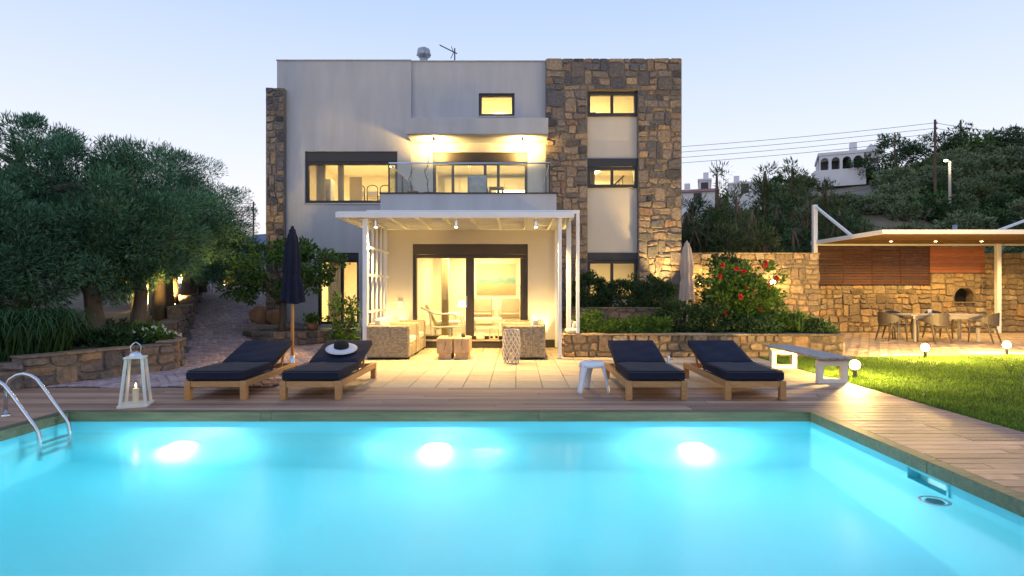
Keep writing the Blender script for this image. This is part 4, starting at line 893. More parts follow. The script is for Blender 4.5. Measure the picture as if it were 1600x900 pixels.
t = thing('glass_jar', 'small white jar standing on the outdoor dining table', 'jar', (11.75, 16.4, .756), world=True)
MB().lathe([(.045, 0), (.05, .02), (.05, .13), (.04, .15)], 14, (11.75, 16.4, .756)).build('jar', 'cushion', t, smooth=True); MB().lathe([(.045, .151), (.045, .18), (.02, .185)], 14, (11.75, 16.4, .756)).build('lid', 'dark_metal', t)
t = thing('kettle_barbecue', 'dark kettle barbecue on legs against the bright pavilion wall', 'barbecue', (17.2, 18.9, 0), world=True)
MB().lathe([(.05, .62), (.24, .72), (.30, .88), (.30, .92), (.26, 1.08), (.12, 1.18), (.02, 1.2)], 20, (17.2, 18.9, 0)).build('kettle', 'dark_metal', t, smooth=True)
for a in (.5, 2.6, 4.7): MB().tube([(17.2 + .15 * math.cos(a), 18.9 + .15 * math.sin(a), .72), (17.2 + .3 * math.cos(a), 18.9 + .3 * math.sin(a), 0)], .015, 6).build('leg', 'dark_metal', t)
MB().tube([(17.12, 18.9, 1.2), (17.12, 18.9, 1.25), (17.28, 18.9, 1.25), (17.28, 18.9, 1.2)], .012, 6).build('handle', 'dark_wood', t)
# ================================================================ LAMPS IN THE GARDEN
def bollard(x, y, z, label, power=26, h=.16):
    t = thing('garden_lamp', label, 'lamp', (x, y, z), world=True)
    MB().tube([(x, y, z - .05), (x, y, z + h)], .03, 10).build('stake', 'dark_metal', t)
    MB().lathe([(.03, 0), (.07, .025), (.08, .075), (.06, .13), (.012, .15)], 14, (x, y, z + h)).build('globe', 'bulb', t, smooth=True)
    light('lamp_glow', 'POINT', (x, y, z + h + .21), power, t, WARM, .05)
bollard(5.60, 9.55, -.02, 'lit garden lamp in the grass at the end of the white legged bench', 160); bollard(8.75, 12.35, -.02, 'lit garden lamp on the lawn edge in front of the slat screens', 260); bollard(11.05, 13.0, -.02, 'lit garden lamp on the lawn edge in front of the dining chairs', 260)
for x, p, l in ((5.4, 17, 'lit wall lamp behind the beige parasol'), (6.32, 16, 'lit wall lamp glimpsed through the red flowering bush'), (7.55, 20, 'lit wall lamp on the bare stretch of garden wall')):
    t = thing('wall_lamp', l, 'lamp', (x, 17.1, 1.66), world=True); B(x - .05, x + .05, 17.08, 17.15, 1.6, 1.72).build('bracket', 'dark_metal', t); MB().lathe([(.02, -.06), (.065, -.03), (.07, .02), (.04, .06), (.01, .065)], 14, (x, 17.0, 1.67)).build('globe', 'bulb', t, smooth=True)
    light('lamp_glow', 'POINT', (x, 16.86, 1.68), p, t, WARM, .06)
for i, (x, y, dx) in enumerate(((-8.75, 13.3, -.3), (-10.25, 15.35, 0), (-10.0, 16.8, -.3), (-11.45, 18.3, 0), (-12.2, 20.7, 0))):
    z = zd(xl(y), y) + .46
    if dx == 0:
        t = thing('garden_pillar', ('', 'square plaster pillar lit from below behind the first driveway trunks', '', 'square lit plaster pillar behind the middle driveway trunks', 'square lit plaster pillar near the driveway top')[i], 'pillar', (x, y + .55, z - .3), world=True)
        B(x - .2, x + .2, y + .35, y + .75, z - .3, z + 1.5).build('shaft', 'white_wall', t, bevel=.01); B(x - .25, x + .25, y + .3, y + .8, z + 1.501, z + 1.57).build('cap', 'white_wall', t, bevel=.01)
    uplight(x, y, z, (x - .15, y + .5, z + 2.2), 200, ('ground uplight between the two nearest leaning trunks', 'ground uplight at the foot of the pillar behind the first driveway trunks', 'ground uplight at the middle trunks of the driveway row', 'ground uplight at the foot of the pillar behind the middle trunks', 'ground uplight at the foot of the pillar near the driveway top')[i], 120)
# pool lamps
for x, l in ((-3.95, 'lit underwater lamp on the far pool wall, on the ladder side'), (-.95, 'lit underwater lamp in the middle of the far pool wall'), (2.08, 'lit underwater lamp on the far pool wall, on the skimmer side')):
    t = thing('pool_lamp', l, 'lamp', (x, PY1, -.97), world=True); b = MB(); b.lathe([(.17, 0), (.17, .02), (.14, .03)], 20); b.v = [(x + p[0], PY1 - p[2], -.97 + p[1]) for p in b.v]; b.build('bezel', 'white_plastic', t)
    b = MB(); b.lathe([(.14, .031), (.12, .05), (.02, .06)], 20); b.v = [(x + p[0], PY1 - p[2], -.97 + p[1]) for p in b.v]; b.build('lens', 'bulb_pool', t)
    light('lamp_glow', 'POINT', (x, PY1 - .20, -.97), 140, t, (.88, 1, .99), .10)
# ================================================================ FURNITURE BY THE POOL
def cushion(name, par, hx, hy, th, c, tilt, seed, two):
    NX, NY = 18, 24; r_ = random.Random(seed); ph = [r_.uniform(0, 6) for _ in range(6)]; q = Euler((tilt, 0, 0)).to_matrix(); V = []; F = []
    for side in (0, 1):
        for j in range(NY + 1):
            for i in range(NX + 1):
                u, v = -1 + 2 * i / NX, -1 + 2 * j / NY; e = max(abs(u), abs(v)); ins = 1 - .035 * (side == 1) * 0
                k = (1 - abs(u) ** 9) * (1 - abs(v) ** 9); wr = .004 * math.sin(5 * u + 3 * v + ph[0]) + .003 * math.sin(9 * v - 4 * u + ph[1]) + .0022 * math.sin(14 * u + ph[2]) * math.sin(11 * v + ph[3])
                sag = -.008 * math.exp(-(u * u + (v * .8) ** 2) * 2.2); z = (th * (.84 + .16 * k ** .6) + (wr + sag) * k) if side else .02 * (1 - k)
                V.append(tuple(Vector(c) + q @ Vector((hx * u * (1 - .006 * abs(v) ** 6), hy * v, z))))
    n = (NX + 1) * (NY + 1)
    for side in (0, 1):
        for j in range(NY):
            for i in range(NX):
                a = side * n + j * (NX + 1) + i; F.append((a, a + 1, a + NX + 2, a + NX + 1))
    ring = [i for i in range(NX + 1)] + [j * (NX + 1) + NX for j in range(1, NY + 1)] + [NY * (NX + 1) + i for i in range(NX - 1, -1, -1)] + [j * (NX + 1) for j in range(NY - 1, 0, -1)]
    for a, b_ in zip(ring, ring[1:] + ring[:1]): F.append((a, b_, n + b_, n + a))
    o = MB().add(V, F).build(name, 'navy', par, smooth=True)
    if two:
        o.data.materials.append(M['navy_sheen'])
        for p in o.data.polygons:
            if p.normal.z > .8: p.material_index = 1  # upward faces get the colour with the light sheen painted in
    s_ = o.modifiers.new('edges', 'EDGE_SPLIT'); s_.split_angle = 1.0
    return o
def lounger():
    t = thing('sun_lounger', '', 'sun lounger', group='teak sun loungers on the pool deck')
    for s in (-1, 1):
        B(s * .37 - .03, s * .37 + .03, .08, 1.93, .165, .25).build('side_rail', 'teak', t, bevel=.006)
        for y in (0, 1.86): B(s * .365 - .04, s * .365 + .04, y, y + .085, 0, .252).build('leg', 'teak', t, bevel=.006)
    B(-.325, .325, .015, .06, .165, .245).build('end_rail', 'teak', t, bevel=.006); B(-.34, .34, 1.88, 1.925, .165, .245).build('end_rail', 'teak', t, bevel=.006)
    for i in range(9): B(-.34, .34, .12 + i * .1, .19 + i * .1, .205, .225).build('slat', 'teak', t)
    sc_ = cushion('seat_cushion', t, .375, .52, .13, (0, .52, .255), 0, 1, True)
    cushion('back_cushion', t, .37, .42, .12, (0, 1.418, .413), .30, 2, False)
    for z in (.262, .378): MB().tube([(-.37, .026, z), (.37, .026, z), (.37, 1.012, z), (-.37, 1.012, z), (-.37, .026, z)], .006, 5).build('piping', 'navy', sc_)
    MB().obox((0, 1.42, .395), (.66, .80, .03), (.30, 0, 0)).build('back_frame', 'teak', t)
    for s in (-1, 1): MB().beam((s * .28, 1.70, .46), (s * .28, 1.55, .2), .03, .03).build('back_strut', 'teak', t)
    return t
L0 = lounger()
for i, (x, y, rz, l) in enumerate(((-4.0, 7.62, .03, 'teak lounger with navy cushions beside the closed navy parasol, next to the lantern'), (-2.74, 7.62, 0, 'teak lounger with navy cushions holding the sun hat'), (1.85, 7.62, .0, 'teak lounger with navy cushions next to the white plastic stool'), (3.16, 7.62, .0, 'teak lounger with navy cushions next to the white legged bench'))): place(L0, i, (x, y, 0), rz, l)
t = thing('drinks_tray', 'small teak tray shelf beside the lounger by the stool', 'tray', (2.45, 8.75, .2), world=True); B(2.26, 2.48, 8.55, 8.95, .18, .205).build('tray', 'teak', t, bevel=.004); 
for y in (8.56, 8.92): B(2.26, 2.48, y, y + .02, .206, .225).build('rim', 'teak', t)
t = thing('parasol_base', 'steel parasol socket standing between the two cushioned loungers by the bench', 'parasol base', (2.52, 9.6, 0), world=True); MB().lathe([(.2, 0), (.2, .03), (.03, .045), (.028, .34), (.02, .36)], 18, (2.52, 9.6, 0)).build('socket', 'steel', t, smooth=True); MB().tube([(2.55, 9.6, .3), (2.6, 9.6, .3)], .014, 6).build('screw', 'steel', t)
# sun hat
bm_ = MB(); t = thing('sun_hat', 'wide white brimmed sun hat with black crown lying on a lounger', 'hat', (-2.72, 8.92, .555), world=False); t.rotation_euler = (.30, 0, .2)
MB().lathe([(.235, -.012), (.24, -.006), (.17, .012), (.09, .018), (.02, .018)], 28).build('brim', mat('white_straw', (.62, .62, .66), .8, bump=.3, bscale=120), t, smooth=True)
MB().lathe([(.112, .014), (.115, .05), (.10, .095), (.06, .12), (.012, .122)], 24).build('crown', 'black', t, smooth=True)
def folded_parasol(name, label, loc, z0, z1, ztop, r, m, mp, pole_r, seed, npl=8, flare=1.25):
    t = thing(name, label, 'parasol', loc, world=True); x, y, zb = loc
    MB().tube([(x, y, zb), (x, y, ztop)], pole_r, 12).build('pole', mp, t, smooth=True)
    b = MB(); N = 48; K = 22; r_ = random.Random(seed); ph = [r_.uniform(0, 6) for _ in range(8)]; V = []
    for k in range(K + 1):
        s = k / K; z = z1 + (z0 - z1) * s; base = r * (.42 + .62 * min(1, s * 3) ** .6) * (1 + (flare - 1) * max(0, s - .6) / .4)
        if abs(s - .62) < .06: base *= .86
        for j in range(N):
            a = 2 * math.pi * j / N; rr = base * (1 + .24 * math.cos(npl * a + .5 * math.sin(3 * s + ph[1])) * (.35 + s * .75) + .07 * math.sin(2 * a + ph[0] + s * 3)); zz = z
            V.append((x + rr * math.cos(a), y + rr * math.sin(a), zz + .03 * math.sin(a * 2 + ph[2]) * (s > .85)))
    b.add(V, [(k * N + j, k * N + (j + 1) % N, (k + 1) * N + (j + 1) % N, (k + 1) * N + j) for k in range(K) for j in range(N)] + [tuple(range(N))])
    cpy = b.build('canopy', m, t, smooth=True); MB().lathe([(r * .5, -.01), (r * .45, .04), (.03, .07), (.02, .11)], 16, (x, y, z1)).build('finial', m, cpy)
    return t
p = folded_parasol('navy_parasol', 'closed navy parasol on a wooden pole between two loungers', (-3.92, 10.05, 0), 1.24, 2.46, 2.5, .125, 'navy', 'teak', .028, 2, 8, 1.4)
MB().lathe([(.23, 0), (.23, .035), (.045, .05), (.04, .30), (.035, .31)], 20, (-3.92, 10.05, 0)).build('base', 'steel', p, smooth=True)
folded_parasol('beige_parasol', 'closed beige parasol standing in the flower bed by the stone tower', (4.42, 15.0, .45), 1.18, 2.62, 2.66, .145, 'beige', 'white_metal', .025, 7, 8, 1.2)
# stool
t = thing('plastic_stool', 'white plastic stool with arched legs on the deck', 'stool', (1.07, 8.25, 0), world=False); t.location = (1.07, 8.25, 0); t.rotation_euler = (0, 0, .15)
MB().lathe([(.0, .425), (.13, .43), (.165, .425), (.18, .40), (.185, .36), (.17, .355), (.15, .40), (.0, .405)], 32).build('seat', 'white_plastic', t, smooth=True)
for k in range(3):
    a = math.pi * (1.5 + .333 + 2 * k / 3) ; b = MB(); V = []; N = 12
    for i in range(N + 1):
        s = i / N; z = .40 * (1 - s); hw = .56 - .36 * min(1, s * 1.6) ** .55; rr = .172 + .085 * s
        V += [((rr - .012) * math.cos(a - hw), (rr - .012) * math.sin(a - hw), z), (rr * math.cos(a - hw), rr * math.sin(a - hw), z), ((rr + .012) * math.cos(a), (rr + .012) * math.sin(a), z), (rr * math.cos(a + hw), rr * math.sin(a + hw), z), ((rr - .012) * math.cos(a + hw), (rr - .012) * math.sin(a + hw), z)]
    b.add(V, [(i * 5 + q, i * 5 + (q + 1) % 5, i * 5 + 5 + (q + 1) % 5, i * 5 + 5 + q) for i in range(N) for q in range(5)] + [(0, 1, 2, 3, 4), tuple(N * 5 + q for q in (4, 3, 2, 1, 0))]); b.build('leg', 'white_plastic', t, smooth=True)
# bench
t = thing('garden_bench', 'backless bench with grey boards on white square frame legs', 'bench', (4.95, 9.8, 0), world=True)
for i in range(4): B(4.68 + i * .125, 4.795 + i * .125, 8.85, 10.95, .385, .42).build('board', 'greywood', t, bevel=.005, seg=1)
MB().box(4.70, 5.16, 8.95, 9.03, .345, .384).box(4.70, 5.16, 10.70, 10.78, .345, .384).build('bearer', 'greywood', t)
for y in (8.98, 10.62): MB().box(4.70, 4.78, y, y + .1, 0, .344).box(5.08, 5.16, y, y + .1, 0, .344).box(4.78, 5.08, y, y + .1, 0, .07).box(4.78, 5.08, y, y + .1, .27, .344).build('leg_frame', 'white_wood', t)
# lantern
t = thing('floor_lantern', 'tall white tapered lantern with glass sides and a lit candle', 'lantern', (-4.80, 7.25, 0), rz=.35)
bs, tp = .155, .09
MB().box(-bs - .01, bs + .01, -bs - .01, bs + .01, 0, .035).build('base', 'white_wood', t, bevel=.005); MB().box(-tp - .02, tp + .02, -tp - .02, tp + .02, .60, .622).build('lid', 'white_wood', t, bevel=.004)
for a, c in ((-1, -1), (1, -1), (1, 1), (-1, 1)): MB().beam((a * (bs - .02), c * (bs - .02), .035), (a * (tp - .005), c * (tp - .005), .60), .026, .026).build('corner_post', 'white_wood', t)
for k in range(4):
    q = [(-1, -1), (1, -1), (1, 1), (-1, 1)]; a, c = q[k], q[(k + 1) % 4]; e, f = bs - .02, tp - .005
    MB().add([(a[0] * e, a[1] * e, .036), (c[0] * e, c[1] * e, .036), (c[0] * f, c[1] * f, .598), (a[0] * f, a[1] * f, .598)], [(0, 1, 2, 3)]).build('pane', 'glass', t)
MB().lathe([(.08, .622), (.055, .66), (.03, .68), (.01, .685)], 4).build('cap', 'steel', t); MB().tube([(-.05, 0, .66), (-.06, 0, .74), (-.03, 0, .78), (0, 0, .80), (.03, 0, .78), (.06, 0, .74), (.05, 0, .66)], .007, 6).build('handle', 'steel', t)
MB().lathe([(.035, .036), (.035, .22), (.01, .225)], 14).build('candle', 'wax', t); MB().lathe([(.004, .23), (.012, .25), (.008, .27), (.001, .29)], 8).build('flame', 'flame', t); o = light('lamp_glow', 'POINT', (0, 0, .30), .14, None, (1, .6, .22), .05); o.parent = t
# ladder
t = thing('pool_ladder', 'chromed pool ladder with curved rails at the pool edge', 'ladder', (-5.35, 6.45, 0), world=True)
for y in (6.26, 6.68):
    MB().tube([(-5.93, y, 0), (-5.93, y, .25), (-5.92, y, .35), (-5.88, y, .42), (-5.80, y, .47), (-5.72, y, .485), (-5.64, y, .465), (-5.57, y, .42), (-5.50, y, .33), (-5.24, y, -.03), (-5.20, y, -.10), (-5.19, y, -.18), (-5.19, y, -1.05)], .021, 12).build('rail', 'steel', t, smooth=True); MB().lathe([(.05, .001), (.045, .018), (.022, .02)], 14, (-5.93, y, 0)).build('flange', 'steel', t)
for z in (-.36, -.62, -.88): B(-5.24, -5.14, 6.27, 6.67, z, z + .025).build('step', 'steel', t, bevel=.005)
# skimmer
t = thing('skimmer_box', 'rectangular skimmer opening in the pool wall beside the planks', 'skimmer', (3.5, 4.91, -.3), world=True)
MB().box(3.485, 3.515, 4.655, 4.677, -.32, -.125).box(3.485, 3.515, 5.143, 5.165, -.32, -.125).box(3.485, 3.515, 4.677, 5.143, -.32, -.295).build('rim', 'pool', t); B(3.59, 3.62, 4.64, 5.18, -.33, -.12).build('back_plate', mat('aqua_plastic', (.10, .42, .42), .5), t)
t = thing('hose_float', 'round turquoise float drifting below the skimmer', 'float', (3.26, 4.5, -.20), world=True); b = MB().tube([(3.26 + .1 * math.cos(a), 4.5 + .1 * math.sin(a), -.20) for a in [i * math.pi / 10 for i in range(21)]], .012, 6); b.build('ring', 'white_plastic', t); MB().lathe([(.07, 0), (.06, .02), (.01, .03)], 16, (3.26, 4.5, -.22)).build('disc', mat('turquoise', (.05, .35, .33), .5), t)
# ================================================================ LOUNGE FURNITURE
def weave(b, P0, U, V, N, W, H, cw=.052, ch=.026, d=.009):
    P0, U, V, N = map(Vector, (P0, U, V, N)); nx = max(1, round(W / cw)); ny = max(1, round(H / ch)); cw, ch = W / nx, H / ny
    for i in range(nx):
        for j in range(ny):
            o = (i % 2) * .5; v0 = (j + o) * ch; v1 = min(H, v0 + ch)
            if v1 - v0 < ch * .3: continue
            u0, u1 = i * cw, (i + 1) * cw; g = .0015; q = []
            for (u, v, h) in ((u0 + g, v0 + g, 0), (u1 - g, v0 + g, 0), (u1 - g, v1 - g, 0), (u0 + g, v1 - g, 0), (u0 + cw * .22, v0 + ch * .25, d), (u1 - cw * .22, v0 + ch * .25, d), (u1 - cw * .22, v1 - ch * .25, d), (u0 + cw * .22, v1 - ch * .25, d)): q.append(P0 + U * u + V * v + N * h)
            b.add(q, [(4, 5, 6, 7), (0, 1, 5, 4), (1, 2, 6, 5), (2, 3, 7, 6), (3, 0, 4, 7)])
def wicker_chair():
    t = thing('wicker_armchair', '', 'armchair', group='wicker armchairs under the pergola')
    for s in (-1, 1): 
        a = B(-.44, .44, s * .465 - .075, s * .465 + .075, .04, .70).build('arm', 'wicker', t, bevel=.02)
        b = MB(); y = s * .465 + s * .075; weave(b, (-.43, y, .05), (1, 0, 0), (0, 0, 1), (0, s, 0), .86, .64); weave(b, (.441, s * .465 - .07, .05), (0, 1, 0), (0, 0, 1), (1, 0, 0), .14, .64); weave(b, (-.43, s * .465 - .07, .701), (1, 0, 0), (0, 1, 0), (0, 0, 1), .86, .14); tag(b.build('weave', 'wicker', a), kind='stuff')
    bk = B(-.45, -.30, -.39, .39, .04, .74).build('backrest', 'wicker', t, bevel=.02); b = MB(); weave(b, (-.451, -.38, .05), (0, 1, 0), (0, 0, 1), (-1, 0, 0), .76, .68); tag(b.build('weave', 'wicker', bk), kind='stuff')
    s_ = B(-.30, .42, -.388, .388, .04, .30).build('seat_base', 'wicker', t); b = MB(); weave(b, (.421, -.38, .05), (0, 1, 0), (0, 0, 1), (1, 0, 0), .76, .24); tag(b.build('weave', 'wicker', s_), kind='stuff')
    B(-.28, .43, -.375, .375, .305, .44).build('seat_cushion', 'cushion', t, bevel=.035, seg=3); MB().obox((-.22, 0, .64), (.15, .70, .42), (0, -.22, 0)).build('back_cushion', 'cushion', t, bevel=.05, seg=3)
    for x in (-.4, .4):
        for y in (-.44, .44): B(x - .03, x + .03, y - .03, y + .03, 0, .045).build('foot', 'dark_metal', t)
    return t
wc = wicker_chair()
for i, (x, y, rz, l) in enumerate(((-2.70, 12.55, 0, 'wicker armchair with cream cushions beside the slatted pergola screen, poolside one'), (-2.70, 13.66, 0, 'wicker armchair with cream cushions beside the slatted screen, next to the lounge wall'), (.14, 12.55, math.pi, 'wicker armchair with cream pillow behind the lattice lantern'), (.14, 13.66, math.pi, 'wicker armchair opposite the screen, next to the lounge wall'))): place(wc, i, (x, y, 0), rz, l)
t = thing('log_table', 'coffee table of two cracked square logs on a dark plinth', 'table', (-1.35, 12.2, 0), world=True)
for x0, x1, y0 in ((-1.68, -1.345, 12.0), (-1.325, -.99, 11.98)):
    q = B(x0, x1, y0, y0 + .62, .13, .45).build('log_block', 'log', t, bevel=.018)
    MB().box(x0 + .03, x1 - .03, y0 + .04, y0 + .58, .0, .13).build('plinth', 'log', t)
    r_ = random.Random(int(x0 * 100)); p_ = Vector((x0 + .17, y0 - .002, .40)); pts_ = [p_]
    for k in range(5): p_ = p_ + Vector((r_.uniform(-.03, .03), 0, -.045)); pts_.append(p_)
    MB().tube(pts_, [.006, .007, .006, .005, .004, .002], 4).build('crack', 'dark_wood', q); MB().tube([(x0 + .17, y0, .449), (x0 + .2, y0 + .2, .4515), (x0 + .13, y0 + .4, .4515)], [.005, .005, .002], 4).build('crack', 'dark_wood', q)
for i, (x, y, h, r, l) in enumerate(((-1.42, 12.25, .20, .05, 'slim glass hurricane on the log table'), (-1.14, 12.2, .09, .045, 'dark small bowl candle on the log table'))):
    simple('candle_glass', l, 'candle holder', MB().lathe([(r * .9, 0), (r, .01), (r, h), (r * .9, h), (r * .88, .012)], 18, (x, y, .452)), 'glass_rail' if i == 0 else 'dark_metal', (x, y, .452), smooth=True)
t = thing('lattice_lantern', 'tall cylindrical lantern of pale crossed twigs in front of a wicker armchair', 'lantern', (-.11, 11.45, 0), world=True)
for k in range(12):
    for s in (-1, 1):
        pts_ = []
        for i in range(11):
            f = i / 10; a = k * math.pi / 6 + s * f * 2.2; r = .145 + .03 * math.sin(f * math.pi); pts_.append((-.11 + r * math.cos(a), 11.45 + r * math.sin(a), .01 + f * .66))
        MB().tube(pts_, .0085, 5).build('twig', 'greywood' if s > 0 else 'white_wood', t)
for z in (.01, .66): MB().tube([(-.11 + .145 * math.cos(a), 11.45 + .145 * math.sin(a), z) for a in [i * math.pi / 12 for i in range(25)]], .01, 6).build('ring', 'greywood', t)
MB().lathe([(.12, .012), (.12, .02), (.04, .021), (.04, .2), (.01, .2)], 16, (-.11, 11.45, 0)).build('candle', 'wax', t)
for i, (x, s, l) in enumerate(((-.92, .16, 'small white rounded candle lamp on the door sill'), (-.58, .26, 'wooden lantern with rope on the door sill'), (-.20, .34, 'taller wooden lantern on the door sill'))):
    t = thing('sill_lantern', l, 'lantern', (x, 14.5, .2), world=True)
    if i == 0: MB().lathe([(.10, 0), (.11, .05), (.10, .13), (.05, .17), (.01, .175)], 18, (x, 14.45, .201)).build('shade', 'wax', t, smooth=True)
    else:
        h = .1 + .02 * i; MB().box(x - h, x + h, 14.37, 14.37 + h * 1.5, .2, .225).build('base', 'log', t); MB().box(x - h, x + h, 14.37, 14.37 + h * 1.5, .2 + s, .225 + s).build('lid', 'log', t)
        for a in (-1, 1):
            for c in (0, 1): B(x + a * (h - .012) - .012, x + a * (h - .012) + .012, 14.37 + c * (h * 1.5 - .024), 14.394 + c * (h * 1.5 - .024), .225, .2 + s).build('corner_post', 'log', t)
        MB().lathe([(.03, .225), (.03, .2 + s * .5), (.005, .2 + s * .5)], 12, (x, 14.46, 0)).build('candle', 'wax', t)
simple('wall_switch', 'small white double switch on the lounge wall', 'switch', MB().box(-3.0, -2.88, 14.485, 14.499, 1.08, 1.16).box(-3.0, -2.88, 14.485, 14.499, .99, 1.06), 'white_plastic', (-2.94, 14.49, 1.05))
t = thing('pot_plant', 'small leafy plant in a round terracotta pot near the narrow window', 'plant', (-5.62, 15.5, .36), world=True); MB().lathe([(.09, 0), (.15, .07), (.16, .14), (.11, .22), (.12, .24), (.09, .24), (.08, .2)], 18, (-5.55, 15.6, .36)).build('pot', 'terracotta', t, smooth=True)
rng = np.random.default_rng(8); P = np.array([-5.55, 15.6, .62]) + rng.normal(size=(220, 3)) * np.array([.11, .11, .07]); D = rng.normal(size=(220, 3)); D[:, 2] += .7; leaves('foliage', P, D, np.full(220, .13), np.full(220, .03), 'leaf_bright', t, rng)
t = thing('bench_cushion', 'cream pillows lying on the end of the flower bed wall by the pergola posts', 'cushions', (1.2, 12.6, .5), world=True)
MB().obox((1.2, 12.62, .56), (.26, .30, .10), (0, 0, .2)).build('pillow', 'cushion', t, bevel=.04, seg=3); MB().obox((1.22, 12.72, .66), (.10, .30, .22), (0, .3, .2)).build('pillow', 'cushion', t, bevel=.04, seg=3)
# ================================================================ PLANTING
# trees on the left bank (feathery olive like crowns)
G_ = 'feathery trees on the bank along the driveway'
def bank_tree(x, y, cx, cz, rx, rz, nl, label, seed, lean=0., tr=.15):
    z0 = zd(xl(max(y, 10.7)), y) + .38; r_ = random.Random(seed); dx, dz = cx - x, cz - z0
    ells = [(dx, 0, dz - .15, rx, rx * .85, rz), (dx - rx * .45, .2, dz - rz * .42, rx * .7, rx * .7, rz * .6), (dx + rx * .45, -.2, dz - rz * .38, rx * .7, rx * .65, rz * .6), (dx + r_.uniform(-.4, .4), 0, dz + rz * .45, rx * .55, rx * .55, rz * .6)]
    trunk = [(0, 0, -.1), (lean * .2, 0, .4), (lean * .6, .05, 1.0), (dx * .5 + lean * .4, .05, dz * .55), (dx * .8, .05, dz * .8), (dx, 0, dz + rz * .3)]
    return make_tree('bank_tree', label, 'tree', (x, y, z0), trunk, ells, int(nl * 1.7), .115, .0095, 'leaf_olive', 105, .37, seed, G_, tr=tr, up=.25, branches=16, spread=.55)
bank_tree(-8.35, 11.5, -8.9, 3.0, 1.75, 1.75, 30000, 'feathery tree with thick leaning trunk, right behind the strap leaved grass', 1, -.3, .15)
bank_tree(-8.05, 12.2, -8.3, 3.1, 1.55, 1.6, 26000, 'feathery tree with straight trunk next to the leaning one, by the yellow flowers', 2, .1, .13)
bank_tree(-9.6, 15.4, -9.35, 3.55, 1.75, 1.75, 26000, 'feathery tree behind the lowest section of the driveway wall', 3, .1, .15)
bank_tree(-10.6, 18.4, -10.1, 3.45, 1.6, 1.75, 22000, 'feathery tree behind the middle of the driveway wall', 4, .1, .14)
bank_tree(-10.9, 12.6, -10.8, 3.55, 2.1, 1.8, 30000, 'tallest feathery tree at the back of the bank', 5, .1, .16)
bank_tree(-11.6, 21.2, -11.0, 3.05, 1.4, 1.35, 16000, 'smaller feathery tree towards the top of the driveway', 6, .1, .12)
bank_tree(-9.7, 10.3, -9.5, 2.35, 1.5, 1.25, 20000, 'low feathery tree arching over the strap leaved grass', 7, .0, .12)
bank_tree(-12.6, 23.2, -12.1, 3.2, 1.1, 1.1, 8000, 'feathery tree beside the pale pillar at the driveway top', 9, .0, .1)
bank_tree(-9.25, 14.0, -9.6, 2.5, 1.2, 1.0, 12000, 'small feathery tree between the leaning trunks and the driveway wall', 10, .0, .11)
for i, (x, y) in enumerate(((-9.95, 16.4), (-10.35, 17.3), (-11.15, 19.6), (-9.15, 14.75))):
    z0 = zd(xl(y), y) + .36; make_tree('slim_tree', ('slim dark trunk beside the second uplight of the driveway row', 'slim dark trunk in the middle of the driveway row', 'slim dark trunk high up the driveway row', 'slim dark trunk behind the first step of the driveway wall')[i], 'tree', (x, y, z0), [(0, 0, -.1), (.02, 0, .8), (.05, 0, 1.6), (.05, 0, 2.4)], [(0, 0, 2.5, .8, .8, .8)], 5000, .16, .011, 'leaf_olive', 30, .35, 40 + i, tr=.12, branches=6)
# strap leaved mound
strap_plant('strap_grass', 'big mound of arching strap leaved grass beside the pool ladder', 'plant', (-8.15, 9.3, .36), 2400, .80, 1.0, .012, 'strap', 4, .75)
strap_plant('strap_grass', 'second mound of arching strap leaves at the picture side of the bank', 'plant', (-9.1, 8.6, .36), 1800, .78, .95, .012, 'strap', 14, .7)['label'] = 'mound of arching strap leaves beyond the one beside the ladder, under the low tree'
make_bush('flower_bush', 'pale yellow flowering low plant at the end of the bank wall', 'plant', (-6.85, 11.0, .45), [(0, 0, .12, .28, .25, .16)], 700, .10, .022, 'leaf_bright', 5, nclump=25, crad=.09)
rng = np.random.default_rng(2); o = bpy.data.objects['flower_bush']; C = np.array([-6.85, 11.0, .62]) + rng.normal(size=(40, 3)) * np.array([.16, .14, .06]); P = np.repeat(C, 6, 0); leaves('petals', P, rng.normal(size=P.shape), np.full(len(P), .05), np.full(len(P), .018), 'white_petal', o, rng)
for i, (x, y, rr) in enumerate(((-7.5, 10.7, .5), (-7.3, 11.4, .4), (-8.2, 10.6, .5), (-8.9, 12.6, .6))): make_bush('ground_shrub', ('low dark ground shrub at the foot of the leaning trunk', 'low dark ground shrub behind the yellow flowers', 'low dark ground shrub between the strap grass and the trunks', 'low dark ground shrub behind the pair of trunks')[i], 'shrub', (x, y, .38), [(0, 0, .12, rr, rr, .2)], 2200, .10, .02, 'leaf_dark' if i != 1 else 'leaf_bright', 60 + i, nclump=40, crad=.14)
# lemon tree
make_tree('lemon_tree', 'rounded lemon tree in the stone planter in front of the villa', 'tree', (LX - .15, LY, .27), [(0, 0, -.1), (.02, 0, .35), (.0, 0, .75), (.1, 0, 1.1)], [(0, 0, 1.75, 1.35, 1.1, .78), (-.85, -.1, 1.2, .75, .6, .32), (.8, -.1, 1.75, .95, .7, .62), (.1, 0, 2.25, .75, .7, .4)], 5000, .13, .033, 'leaf_lemon', 95, .23, 21, tr=.085, branches=16, up=.1)
make_bush('slender_shrub', 'airy shrub in front of the lit narrow window beside the pergola post', 'shrub', (-3.98, 13.3, 0), [(0, 0, .75, .38, .3, .55), (-.05, 0, .35, .35, .3, .3), (.05, 0, 1.2, .2, .2, .25)], 1700, .10, .022, 'leaf_lemon', 23, nclump=55, crad=.12, stems=14, lo=.3)
